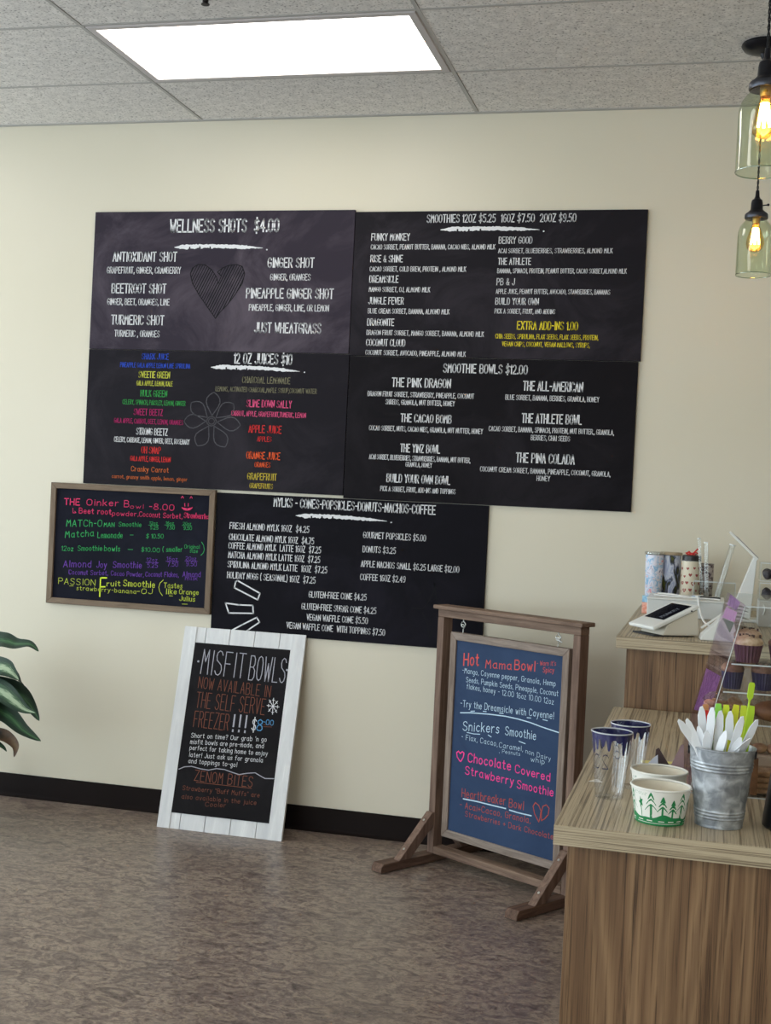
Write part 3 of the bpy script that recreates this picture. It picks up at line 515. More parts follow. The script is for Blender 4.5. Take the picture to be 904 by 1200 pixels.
def layout(t):
    x = 0.0; out = []
    for ch in t:
        if ch == ' ': x += 3.3; continue
        g = GP[ch]; w = max(p[0] for s in g for p in s); out.append((x, g)); x += w + 1.8
    return out, max(x - 1.8, .5)
def stroke_to(fn, mb, pts, w, mi):
    # flat ribbon segments; fn maps (u, v) onto the surface
    for a, b in zip(pts[:-1], pts[1:]):
        dx, dy = b[0] - a[0], b[1] - a[1]; l = math.hypot(dx, dy)
        if l < 1e-7: continue
        dx /= l; dy /= l; e = w * .42; h = w / 2
        q = [(a[0] - dx * e - dy * h, a[1] - dy * e + dx * h), (a[0] - dx * e + dy * h, a[1] - dy * e - dx * h), (b[0] + dx * e + dy * h, b[1] + dy * e - dx * h), (b[0] + dx * e - dy * h, b[1] + dy * e + dx * h)]
        mb.add([fn(*p) for p in q], [(0, 1, 2, 3)], mi)
def write(fn, mb, t, u0, v0, u1, v1, h, w, mi=0, jit=0.0):
    gl, wd = layout(t); L = math.hypot(u1 - u0, v1 - v0); ax = ((u1 - u0) / L, (v1 - v0) / L); sx = L / wd; sy = h / 6
    for x0, g in gl:
        dy = (random.random() - .5) * jit * h
        for s in g: stroke_to(fn, mb, [(u0 + (x0 + p[0]) * sx * ax[0], v0 + (x0 + p[0]) * sx * ax[1] + p[1] * sy + dy) for p in s], w * h * (.95 if h < .032 else 1), mi)
INK = dict(white=(222, 222, 225), blue=(44, 78, 190), yellowish=(196, 198, 74), green=(52, 150, 72), magenta=(170, 34, 98), red=(212, 50, 50), orange=(218, 112, 56), orange2=(232, 92, 46), gold=(196, 174, 60), olive=(122, 118, 94),
    pink=(222, 84, 130), yellow=(228, 208, 52), rose=(232, 62, 112), leaf=(60, 178, 98), violet=(118, 72, 176), lime=(206, 220, 78), limebright=(222, 242, 62), chalkgrey=(170, 168, 178), chalkbrown=(128, 76, 58), skyblue=(92, 156, 206), coral=(214, 90, 84),
    ice=(196, 220, 236), hotpink=(250, 72, 154), rust=(188, 82, 64), dark=(14, 14, 17), flower=(86, 85, 90))
def ink(c): return mat('ink_' + c, INK[c], .7, spec=.2)
def lettering(board, fn, parent, jit=0.0):
    # writing: each line or word group is a flat part of its board
    recs = TEXT.get(board, []); cols = set(r[0] for r in recs)
    for r in recs:
        c = r[0]; mb = MB(); write(fn, mb, r[1], r[2], r[3], r[4], r[5], r[6], r[7], 0, jit)
        o = mb.build('lettering', ink(c), parent); o['kind'] = 'stuff'
        if len(cols) > 1: o['label'] = {'ice': 'pale blue', 'leaf': 'green', 'lime': 'yellow green', 'limebright': 'bright lime', 'rose': 'pink', 'chalkgrey': 'pale grey', 'chalkbrown': 'brown', 'hotpink': 'hot pink', 'skyblue': 'light blue', 'yellowish': 'yellow', 'orange2': 'bright orange', 'gold': 'golden', 'olive': 'dull olive', 'coral': 'red', 'rust': 'rust red'}.get(c, c) + ' lettering'
def drawings(board, fn, parent, name='chalk_drawing'):
    bunch = {}
    for i, (c, w, q) in enumerate(DRAW.get(board, [])):
        one = board in ('wellness', 'juices') or (board, c) in (('misfit', 'white'), ('oinker', 'rose'), ('cones', 'dark'))
        bunch.setdefault(c if one else i, []).append((c, w, q))
    nm = {'wellness': 'heart_drawing', 'juices': 'flower_drawing'}.get(board, name)
    for k, rs in bunch.items():
        mb = MB()
        for c, w, q in rs: stroke_to(fn, mb, q, w, 0)
        o = mb.build(nm, ink(rs[0][0]), parent)
        if len(rs) > 1: o['kind'] = 'stuff'
def brush(board, fn, parent):
    for u0, v0, u1, v1, ud, vd, th in BRUSH.get(board, []):
        mb = MB(); n = 60; top = []; bot = []; L = u1 - u0
        for i in range(n + 1):
            t = i / n; env = min(1, t * 9 + .12) * min(1, (1 - t) * 5 + .1) * (1 - .35 * t)
            mid = v0 + (v1 - v0) * t + th * .30 * math.sin(PI * t)
            top.append((u0 + L * t, mid + th * (.5 * env) * (1 + .25 * random.uniform(-1, 1)))); bot.append((u0 + L * t, mid - th * .5 * env * (1 + .35 * random.uniform(-1, 1))))
        for i in range(n):
            if i % 7 == 3 and .05 < i / n < .5:       # bristle gap
                ma = [((top[k][0] + bot[k][0]) / 2, (top[k][1] * .45 + bot[k][1] * .55)) for k in (i, i + 1)]
                mb.add([fn(*top[i]), fn(*ma[0]), fn(*ma[1]), fn(*top[i + 1])], [(0, 1, 2, 3)]); continue
            mb.add([fn(*top[i]), fn(*bot[i]), fn(*bot[i + 1]), fn(*top[i + 1])], [(0, 1, 2, 3)])
        mb.add([fn(ud + .004 * math.cos(k), vd + .003 * math.sin(k)) for k in range(6)], [range(6)])
        mb.build('brush_stroke', ink('white'), parent)
# ------------------------------------------------------------------ the room
PAINT = wall_paint(); FLOOR = floor_mat(); CEIL = ceiling_mat()
def grid_panel(mb, axis, c0, c1, a0, a1, z0, z1, holes, hz0, hz1):
    # solid wall from a0 to a1 along its run with window holes
    def bx(a, b, zz0, zz1):
        if b - a < 1e-4: return
        if axis == 'y': mb.box((c0, a, zz0), (c1, b, zz1))
        else: mb.box((a, c0, zz0), (b, c1, zz1))
    e = a0
    for h0, h1 in sorted(holes):
        bx(e, h0, z0, z1); bx(h0, h1, z0, hz0); bx(h0, h1, hz1, z1); e = h1
    bx(e, a1, z0, z1)
struct('floor', MB().box((XL - .2, YF - .2, -.1), (XR + .2, .2, 0)), FLOOR)
struct('wall_back', MB().box((XL - .2, 0, 0), (XR + .2, .2, H + .12)), PAINT)
w = MB(); grid_panel(w, 'y', XL - .15, XL, YF, 0, 0, H + .12, WIN_L, .25, 2.55); struct('wall_left', w, PAINT)
w = MB(); grid_panel(w, 'x', YF - .15, YF, XL - .15, XR + .15, 0, H + .12, WIN_F, .25, 2.55); struct('wall_front', w, PAINT)
struct('wall_right', MB().box((XR, YF, 0), (XR + .15, 0, H + .12)), PAINT)
ALU = mat('dark_bronze_frame', (60, 56, 52), .4, .6)
PANE = clear('window_glass', (250, 252, 251), .4, .01, .02)
k = 1
for a, b in WIN_L:
    m = MB(); x0, x1 = XL - .11, XL - .05
    for p, q in (((x0, a, .25), (x1, a + .05, 2.55)), ((x0, b - .05, .25), (x1, b, 2.55)), ((x0, a + .05, .25), (x1, b - .05, .3)), ((x0, a + .05, 2.5), (x1, b - .05, 2.55)), ((x0, (a + b) / 2 - .025, .3), (x1, (a + b) / 2 + .025, 2.5))): m.box(p, q)
    o = m.build('window_%d' % k, ALU); o['kind'] = 'structure'; k += 1
    MB().box((XL - .083, a + .05, .3), (XL - .077, b - .05, 2.5)).build('pane', PANE, o)
for a, b in WIN_F:
    m = MB(); y0, y1 = YF - .11, YF - .05
    for p, q in (((a, y0, .25), (a + .05, y1, 2.55)), ((b - .05, y0, .25), (b, y1, 2.55)), ((a + .05, y0, .25), (b - .05, y1, .3)), ((a + .05, y0, 2.5), (b - .05, y1, 2.55)), (((a + b) / 2 - .025, y0, .3), ((a + b) / 2 + .025, y1, 2.5))): m.box(p, q)
    o = m.build('window_%d' % k, ALU); o['kind'] = 'structure'; k += 1
    MB().box((a + .05, YF - .083, .3), (b - .05, YF - .077, 2.5)).build('pane', PANE, o)
RUB = mat('black_rubber_base', (22, 14, 12), .6, spec=.08)
base = [(0, 0), (0, .101), (-.004, .103), (-.007, .100), (-.0075, .018), (-.012, .006), (-.020, .0015), (-.020, 0)]
m = MB(); m.extrude([(y - .0, z) for y, z in base][::-1], 'x', XL, XR); struct('baseboard_back', m, RUB, smooth=50)
m = MB(); m.extrude([(XL - x, z) for x, z in base], 'y', YF, -.02); struct('baseboard_left', m, RUB, smooth=50)

# ceiling: slab above, tee grid and lay-in tiles
Y0 = -.512; T = 1.2192; S = .6096
cl = struct('ceiling', MB().box((XL - .15, YF - .15, H + .05), (XR + .15, .15, H + .15)), mat('ceiling_slab', (150, 150, 148), .9))
GRIDM = mat('ceiling_grid_paint', (176, 173, 170), .6)
rows = [0.0, Y0] + [Y0 - S * i for i in range(1, 14)]
cols = [T * i for i in range(-3, 5)]
g = MB()
for y in rows[1:-1]: g.box((XL, y - .006, H + .0005), (XR, y + .006, H + .004)); g.box((XL, y - .0015, H + .004), (XR, y + .0015, H + .04))
for i, x in enumerate(cols[1:-1]):
    for a, b in zip(rows[:-1], rows[1:]): g.box((x - .007, b + .0062, H + .0005), (x + .007, a - .0062, H + .004))
g.box((XL, -.022, H - .001), (XR, 0, H + .003)); g.box((XL, YF, H - .001), (XR, YF + .022, H + .003)); g.box((XL, YF + .022, H - .001), (XL + .022, -.022, H + .003)); g.box((XR - .022, YF + .022, H - .001), (XR, -.022, H + .003))
g.build('ceiling_grid', GRIDM, cl)
lights = {(3, 1), (1, 1), (3, 5), (1, 5), (3, 9), (1, 9), (5, 8), (3, 12), (5, 12), (1, 12)}
tile_me = {}
for i in range(7):
    for j in range(14):
        if (i, j) in lights: continue
        xa, xb = cols[i], cols[i + 1]; ya, yb = rows[j], rows[j + 1]
        key = j == 0
        cx, cy = (xa + xb) / 2, (ya + yb) / 2; hx, hy = T / 2 - .0090, (abs(ya - yb) / 2 - (.0080 if j else .0160))
        if key not in tile_me:
            q = MB().box((-hx, -hy, .0), (hx, hy, .016)); o = q.build('ceiling_tile', CEIL, cl); tile_me[key] = o.data
        else:
            o = bpy.data.objects.new('ceiling_tile', tile_me[key]); COL.objects.link(o); o.parent = cl
        o.location = (cx, cy - (0 if j else .005), H + .0022)
LED = mat('light_diffuser', (250, 250, 250), .5, emit=(255, 250, 240), es=LAMP)
FRM = mat('light_frame_paint', (196, 190, 190), .5)
for n, (i, j) in enumerate(sorted(lights)):
    xa, xb = cols[i], cols[i + 1]; ya, yb = rows[j + 1], rows[j]; cx, cy = (xa + xb) / 2, (ya + yb) / 2; hx, hy = T / 2 - .013, S / 2 - .013
    t = thing('ceiling_light', 'bright flat white rectangular panel light in the ceiling above the menu boards' if (i, j) == (3, 1) else 'flat white ceiling panel light behind or beside the camera, out of the photo', 'light', (cx, cy, H - .002), group=None if (i, j) == (3, 1) else 'panel lights outside the view')
    f = MB(); q = .026
    f.box((-hx, -hy, 0), (hx, -hy + q, .012)); f.box((-hx, hy - q, 0), (hx, hy, .012)); f.box((-hx, -hy + q, 0), (-hx + q, hy - q, .012)); f.box((hx - q, -hy + q, 0), (hx, hy - q, .012))
    f.build('frame', FRM, t)
    MB().box((-hx + q, -hy + q, .003), (hx - q, hy - q, .010)).build('diffuser', LED, t)
t = thing('fire_sprinkler', 'small dark fire sprinkler head at the top edge of the ceiling', 'sprinkler', (.553, -1.318, H))
MB().lathe([(.001, -.001), (.030, -.001), (.034, .001), (.034, .003)], 20, cap0=True).build('escutcheon', mat('dark_bronze', (48, 44, 44), .4, .6), t, smooth=40)
m = MB().lathe([(.010, -.0), (.010, -.018), (.006, -.02), (.006, -.024)], 12); m.lathe([(.014, -.024), (.014, -.027)], 12, cap0=True, cap1=True); m.build('deflector', mat('dark_bronze'), t, smooth=40)

# ------------------------------------------------------------------ printed menu boards
def flatfn(y): return lambda u, v: (u, y, v)
def menu_board(key, x0, z0, x1, z1, m, label, ny=.012):
    t = thing('menu_board', label, 'menu board', (x0, 0, z0), group='printed black menu boards on the wall')
    w, h = x1 - x0, z1 - z0
    MB().box((.0006, -ny, .0006), (w - .0006, -.001, h - .0006)).build('panel', m, t, bevel=.0012, seg=1)
    fn = flatfn(-ny - .0007); lettering(key, fn, t); brush(key, fn, t); drawings(key, flatfn(-ny - .0004), t)
    return t
menu_board('wellness', -.489, 2.0322, .7172, 2.642, board_mat('board_slate_violet', (52, 46, 56), (104, 94, 104), (.44, .85)), 'dark purplish menu board headed wellness shots, with a scribbled heart, top left of the group')
menu_board('juices', -.489, 1.432, .7212, 2.0318, board_mat('board_slate_dark', (30, 27, 33), (60, 55, 62), (.46, .95)), 'black menu board of juices in coloured lettering, chalk flower, below wellness shots board')
menu_board('smoothies', .7184, 2.0246, 1.932, 2.633, board_mat('board_slate_mid', (31, 28, 33), (66, 60, 68), (.45, .9)), 'black menu board headed smoothies with yellow add-ins text, top right of the group', .0125)
menu_board('bowls', .7226, 1.4212, 1.924, 2.0242, board_mat('board_slate_black', (21, 18, 22), (46, 42, 48), (.46, .95)), 'black menu board headed smoothie bowls, below the smoothies board on the right', .0122)
menu_board('cones', .152, .818, 1.349, 1.4206, board_mat('board_slate_blueblack', (15, 13, 20), (36, 33, 44), (.46, .95)), 'lowest black menu board listing cones, popsicles, donuts and coffee, with three drawn bars')

# small framed chalkboard
FW = rough_wood('weathered_frame_wood', (128, 110, 92), (96, 80, 66), (60, 60, 5))
FH = rough_wood('weathered_frame_wood_across', (128, 110, 92), (96, 80, 66), (5, 60, 60))
t = thing('framed_chalkboard', 'small wood-framed chalkboard with pink, green, purple and lime handwriting, left of the lowest menu board', 'chalkboard', (-.6386, 0, .888))
w_, h_, q = .7876, .542, .026
MB().box((.01, -.0135, .01), (w_ - .01, -.003, h_ - .01)).build('slate', board_mat('chalk_slate_navy', (20, 21, 32), (36, 37, 50), (.45, .9), .5), t)
for nm, poly, mm in (('frame_rail', [(0, 0), (w_, 0), (w_ - q, q), (q, q)], FH), ('frame_rail', [(0, h_), (q, h_ - q), (w_ - q, h_ - q), (w_, h_)], FH), ('frame_stile', [(0, 0), (q, q), (q, h_ - q), (0, h_)], FW), ('frame_stile', [(w_, 0), (w_, h_), (w_ - q, h_ - q), (w_ - q, q)], FW)):
    MB().extrude(poly, 'y', -.024, -.002).build(nm, mm, t, bevel=.002)
lettering('oinker', flatfn(-.0143), t, .05); drawings('oinker', flatfn(-.0141), t)

# ------------------------------------------------------------------ white plank sign leaning on the wall
tilt = math.atan2(.2045, .832)
t = thing('leaning_sign', 'white plank-framed blackboard sign for misfit bowls, standing on the floor and leaning on the wall', 'sign', (.038, -.2245, 0.0005))
t.rotation_euler = (-tilt, 0, 0)
WP = rough_wood('white_painted_plank', (222, 222, 222), (204, 204, 206), (22, 22, 3), .5)
sp = [-.001, .099, .210, .3235, .4375, .5535]
for a, b in zip(sp[:-1], sp[1:]): MB().box((a + .001, 0.004, 0), (b - .001, .020, .856)).build('plank', WP, t, bevel=.0015)
# the slate sits on the planks; its opening matches the white border seen round it
MB().box((.0555, .0015, .066), (.4915, .0045, .788)).build('slate', board_mat('chalk_slate_brownblack', (26, 24, 26), (46, 43, 46), (.45, .9), .5), t)
for a, b in ((-.001, .0555), (.4915, .5535)): MB().box((a, .0002, 0), (b, .0040, .856)).build('side_board', WP, t, bevel=.001)
for z in (.10, .70): MB().box((.02, .0205, z), (.53, .032, z + .05)).build('batten', WP, t)
lettering('misfit', flatfn(.0009), t, .03); drawings('misfit', flatfn(.0010), t)

# ------------------------------------------------------------------ standing wooden sign frame with hanging chalkboard
AW = rough_wood('brown_grey_lumber', (128, 104, 90), (86, 66, 56), (60, 60, 4))
AX = rough_wood('brown_grey_lumber_across', (134, 111, 95), (92, 72, 61), (4, 60, 60))
AY = rough_wood('brown_lumber_foot', (112, 88, 74), (72, 54, 46), (60, 4, 60))
RZ = math.radians(-31.7)
t = thing('sign_stand', 'brown wooden standing sign frame with braced feet, beside the counter', 'sign stand', (1.0885, -.5049, 0), RZ)
# local frame: x along the face, -y towards the room;  post fronts lie at y = .28
PY0, PY1 = .28, .332
for x0 in (-.034, .637):
    MB().box((x0, PY0, .036), (x0 + .033, PY1, .9725)).build('post', AW, t, bevel=.003)
    fx = x0 - .022
    f = MB().extrude([(0, .003), (0, .022), (.013, .0355), (.597, .0355), (.61, .022), (.61, .003)], 'x', fx, fx + .055); f.build('foot', AY, t, bevel=.002)
    for yy in (.05, .56): MB().box((fx + .012, yy - .012, 0), (fx + .043, yy + .012, .0035)).build('rubber_pad', mat('grey_rubber', (120, 120, 125), .6), t)
    for s in (-1, 1):
        yb, yt = (.095, PY0) if s < 0 else (.517, PY1)
        dy = .03
        if s < 0: poly = [(yb, .0358), (yb + .062, .0358), (yt - .0005, .150), (yt - .0005, .2), (yt - .012, .2)]
        else: poly = [(yb, .0358), (yb - .062, .0358), (yt + .0005, .150), (yt + .0005, .2), (yt + .012, .2)][::-1]
        br = MB().extrude(poly, 'x', x0 + .0, x0 + .033).build('brace', AW, t, bevel=.002)
        d = Vector((0, (yt - .012) - yb, .2 - .0358)).normalized() if s < 0 else Vector((0, (yt + .012) - yb, .2 - .0358)).normalized()
        nrm = Vector((0, -d.z, d.y)) if s < 0 else Vector((0, d.z, -d.y))
        for kk in (.22, .80):
            p = Vector((x0 + .0165, yb, .0358)) + d * (kk * (Vector((0, .185, .164)).length))
            MB().tube([p - nrm * .001, p + nrm * .0015], .005, 10).build('screw', mat('zinc', (190, 190, 186), .3, .9), br)
MB().box((-.034, PY0, .9725), (.670, PY1, 1.0025)).build('top_beam', AX, t, bevel=.003)
MB().box((-.050, PY0 - .014, 1.003), (.684, PY1 + .014, 1.0185)).build('cap_board', AX, t, bevel=.003)
MB().box((.0, PY0, .036), (.636, PY0 + .052, .066)).build('lower_rail', AX, t, bevel=.003)
ZN = mat('zinc')
def eye(x):
    m = MB(); m.tube([(x, .305, .973), (x, .305, .962)], .0022, 8)
    m.tube([(x + .011 * math.sin(a), .305, .951 + .011 * math.cos(a)) for a in [k * PI / 7 for k in range(0, 14)]], .0022, 8); return m
for x in (.081, .551): eye(x).build('eye_screw', ZN, t, smooth=60)
s = thing('hanging_chalkboard', 'chalkboard with bluish window light painted into its slate, in a grey wood frame, hanging in the standing sign frame', 'chalkboard', (1.0885, -.5049, 0), RZ)
x0, x1, z0, z1, q = .030, .616, .112, .918, .030
GW = rough_wood('greyed_frame_wood', (140, 124, 112), (104, 88, 78), (70, 70, 6)); GX = rough_wood('greyed_frame_wood_across', (146, 132, 122), (110, 96, 86), (6, 70, 70))
MB().box((x0 + .01, .2965, z0 + .01), (x1 - .01, .312, z1 - .01)).build('slate', board_mat('chalk_slate_blue_lit', (44, 60, 88), (60, 78, 108), (.3, .8), .38), s)  # slate colour carries the blue window light falling on the board
for nm, poly, mm in (('frame_rail', [(x0, z0), (x1, z0), (x1 - q, z0 + q), (x0 + q, z0 + q)], GX), ('frame_rail', [(x0, z1), (x0 + q, z1 - q), (x1 - q, z1 - q), (x1, z1)], GX), ('frame_stile', [(x0, z0), (x0 + q, z0 + q), (x0 + q, z1 - q), (x0, z1)], GW), ('frame_stile', [(x1, z0), (x1, z1), (x1 - q, z1 - q), (x1 - q, z0 + q)], GW)):
    MB().extrude(poly, 'y', .289, .318).build(nm, mm, s, bevel=.002)
for i, x in enumerate((.081, .551)):
    m = MB().tube([(x, .305, .917), (x, .305, .933), (x + .005, .305, .938), (x + .007, .3045, .945), (x + .002, .303, .9515), (x - .006, .302, .950)] + ([(x + .012, .300, .940), (x + .022, .299, .937)] if i else []), .002, 8); m.build('hook', ZN, s, smooth=60)
lettering('aframe', lambda u, v: (u + .03, .2958, v), s, .06); drawings('aframe', lambda u, v: (u + .03, .2956, v), s)

# ------------------------------------------------------------------ counters
LTOP = laminate('zebra_laminate_top', (210, 1.6, 1)); LEDGE = laminate('zebra_laminate_edge', (1.6, 1.6, 260)); OAK = oak('oak_veneer', 0); OAK2 = oak('oak_veneer_rear', 3.1)
SL, SU = .851, 1.0586
t = thing('front_counter', 'low serving counter with pale striped top and brown wood-grain panels, at the right', 'counter', (1.9866, -2.8985, 0))
MB().box((.0008, .0008, SL - .036), (.85, 1.4785, SL)).build('countertop', LTOP, t, bevel=.0012, seg=1)
MB().box((0, -.0006, SL - .0362), (.85, .0008, SL - .0008)).build('front_edge_band', LEDGE, t)
MB().box((-.0006, 0, SL - .0362), (.0007, 1.4785, SL - .0008)).build('side_edge_band', laminate('zebra_laminate_side', (1.6, 1.6, 260)), t)
MB().box((.024, .020, 0), (.83, .040, SL - .0365)).build('front_panel', OAK, t, bevel=.0008, seg=1)
MB().box((.024, .0405, 0), (.044, 1.4785, SL - .0365)).build('side_panel', OAK, t, bevel=.0008, seg=1)
MB().box((.81, .0405, 0), (.83, 1.4785, SL - .0365)).build('end_panel', OAK, t)
t = thing('rear_counter', 'taller counter section with striped top and wood-grain panel, against the back wall', 'counter', (1.984, -1.42, 0))
MB().box((.0008, .0008, SU - .0355), (.95, 1.4175, SU)).build('countertop', LTOP, t, bevel=.0012, seg=1)
MB().box((0, -.0006, SU - .0357), (.95, .0008, SU - .0008)).build('front_edge_band', LEDGE, t)
MB().box((-.0006, 0, SU - .0357), (.0007, 1.4175, SU - .0008)).build('side_edge_band', MC['zebra_laminate_side'], t)
MB().box((.029, .025, 0), (.93, .045, SU - .036)).build('front_panel', OAK2, t, bevel=.0008, seg=1)
MB().box((.029, .0455, 0), (.049, 1.395, SU - .036)).build('side_panel', OAK2, t, bevel=.0008, seg=1)

# ------------------------------------------------------------------ pendants
JAR = clear('green_jar_glass', (238, 245, 228), 1.0, .03, .04); BLK = mat('black_fitting', (26, 26, 32), .35, .5); ZNC = mat('zinc_lid', (78, 80, 88), .35, .9)
BULB = mat('warm_filament_bulb', (255, 220, 160), .3, emit=(255, 205, 130), es=60); AMB = clear('amber_bulb_glass', (255, 230, 180), .7, .05, .03)
def pendant(x, y, zt, zcord, label):
    t = thing('pendant_lamp', label, 'pendant lamp', (x, y, zt))
    c = MB().lathe([(.001, H - zt), (.076, H - zt), (.078, H - zt - .006), (.070, H - zt - .018), (.040, H - zt - .030), (.016, H - zt - .035), (.009, H - zt - .05), (.001, H - zt - .05)][::-1], 32); c.build('canopy', BLK, t, smooth=40)
    # twisted cord
    m = MB(); n = 90; z1 = H - zt - .045; z0 = .075
    for s_ in (0, PI): m.tube([(.0022 * math.cos(k * .9 + s_), .0022 * math.sin(k * .9 + s_), z0 + (z1 - z0) * k / n) for k in range(n + 1)], .0021, 6)
    m.build('cord', mat('black_cloth_cord', (22, 22, 24), .8), t, smooth=60)
    so = MB().lathe([(.001, .085), (.006, .083), (.0075, .062), (.011, .055), (.0175, .050), (.0195, .040), (.0205, .018), (.026, .012), (.033, .006), (.035, .003), (.035, .0)], 24).build('socket', BLK, t, smooth=40)
    k_ = MB().tube([(.019, 0, .032), (.034, -.004, .033)], .0022, 8); k_.sphere((.037, -.005, .033), .0048, 10); k_.build('switch_key', BLK, so, smooth=60)
    MB().lathe([(.001, .004), (.036, .004), (.0385, .001), (.039, -.012), (.0375, -.014), (.036, -.014)], 32).build('lid_ring', ZNC, t, smooth=40)
    prof = [(.0345, -.003), (.035, -.015), (.037, -.022), (.045, -.030), (.053, -.042), (.0575, -.058), (.0590, -.080), (.0595, -.130), (.0600, -.198), (.0605, -.205)]
    MB().lathe(prof, 48).build('glass_jar', JAR, t, smooth=60)
    rr = MB().tube([(.0595 * math.cos(a), .0595 * math.sin(a), -.205) for a in [k * PI / 24 for k in range(49)]], .0016, 6); rr.build('jar_rim', clear('jar_rim_glass', (190, 208, 186), 1.5, .03, .15), t, smooth=60)
    MB().lathe([(.013, -.004), (.013, -.022), (.0115, -.030)], 20).build('bulb_base', mat('brass', (196, 160, 84), .3, .9), t, smooth=40)
    MB().lathe([(.0115, -.028), (.013, -.038), (.020, -.056), (.028, -.082), (.030, -.098), (.026, -.114), (.014, -.124), (.001, -.127)], 24).build('bulb_glass', AMB, t, smooth=60)
    f = MB()
    for k in range(6):
        a = k * PI / 3; b = a + PI / 6
        f.tube([(.007 * math.cos(a), .007 * math.sin(a), -.045), (.015 * math.cos(b), .015 * math.sin(b), -.098)], .0036, 6); f.tube([(.015 * math.cos(b), .015 * math.sin(b), -.098), (.007 * math.cos(b + PI / 6), .007 * math.sin(b + PI / 6), -.045)], .0036, 6)
    f.build('filament', BULB, t)
    return t
pendant(2.334, -.68, 2.455, 0, 'mason jar pendant lamp hanging lower and farther back, its whole glass in view')
pendant(2.3085, -2.12, 2.432, 0, 'mason jar pendant lamp nearest the camera, cut off by the right edge')
# ------------------------------------------------------------------ things on the front counter
PLA = clear('clear_cup_plastic', (250, 251, 252), .8, .04, .02); NAVY = mat('navy_glitter_glaze', (28, 30, 84), .22, spec=.7, coat=.4); NAVY_INK = mat('marker_ink', (44, 42, 66), .5)
def on_cone(cx, cy, rb, rt, h, off=.0005):
    # (angle from the camera-facing side, height) to a point on a tapered wall
    return lambda a, z: (cx + (rb + (rt - rb) * z / h + off) * math.sin(a), cy - (rb + (rt - rb) * z / h + off) * math.cos(a), z)
def clear_cup(x, y, label, seed, word):
    random.seed(seed)
    t = thing('plastic_cup', label, 'cup', (x, y, SL + .0005), group='glazed rim cups'); h = .1315; rb, rt = .0275, .0405
    pr = [(.001, .0012), (rb - .003, .0012), (rb, .0)] + [(rb + (rt - rb) * z / h, z) for z in (.004, .03, .032, .06, .09, h)]
    MB().lathe(pr, 48).build('cup_wall', PLA, t, smooth=50)
    MB().tube([(rt * math.cos(k * PI / 24), rt * math.sin(k * PI / 24), h) for k in range(49)], .0013, 8).build('rolled_rim', mat('glossy_rim', (206, 208, 216), .15, spec=.8), t, smooth=60)
    fn = on_cone(0, 0, rb, rt, h, .0004); m = MB(); n = 240; low = []
    dr = [(2 * PI * (j + random.uniform(-.3, .3)) / 17, random.uniform(.07, .14), random.choice((.006, .014, .022, .030))) for j in range(17)]
    for k in range(n + 1):
        a = 2 * PI * k / n
        d = .012 + max(L_ * math.exp(-(((a - c + PI) % (2 * PI) - PI) / w_) ** 4) for c, w_, L_ in dr)
        low.append(h - d)
    low[-1] = low[0]
    for k in range(n):
        a, b = 2 * PI * k / n, 2 * PI * (k + 1) / n
        m.add([fn(a, h - .001), fn(b, h - .001), fn(b, low[k + 1]), fn(a, low[k])], [(0, 1, 2, 3)])
    m.build('drip_glaze', NAVY, t, smooth=60)
    m = MB(); write(lambda u, v: fn(u, v), m, word, -.05, .062, -.98, .060, .028, .09); m.build('handwriting', NAVY_INK, t)
    random.seed(11)
clear_cup(2.064, -2.629, 'clear plastic cup with dripping navy glaze at the rim, nearest the counter corner', 3, '20')
clear_cup(2.0935, -2.512, 'clear plastic cup with navy glazed rim, half hidden behind the nearer cup', 8, '16')
PAP = mat('white_paper_bowl', (232, 230, 222), .55); INS = mat('paper_bowl_inside', (226, 218, 200), .6); GRN = mat('print_green', (26, 128, 72), .5)
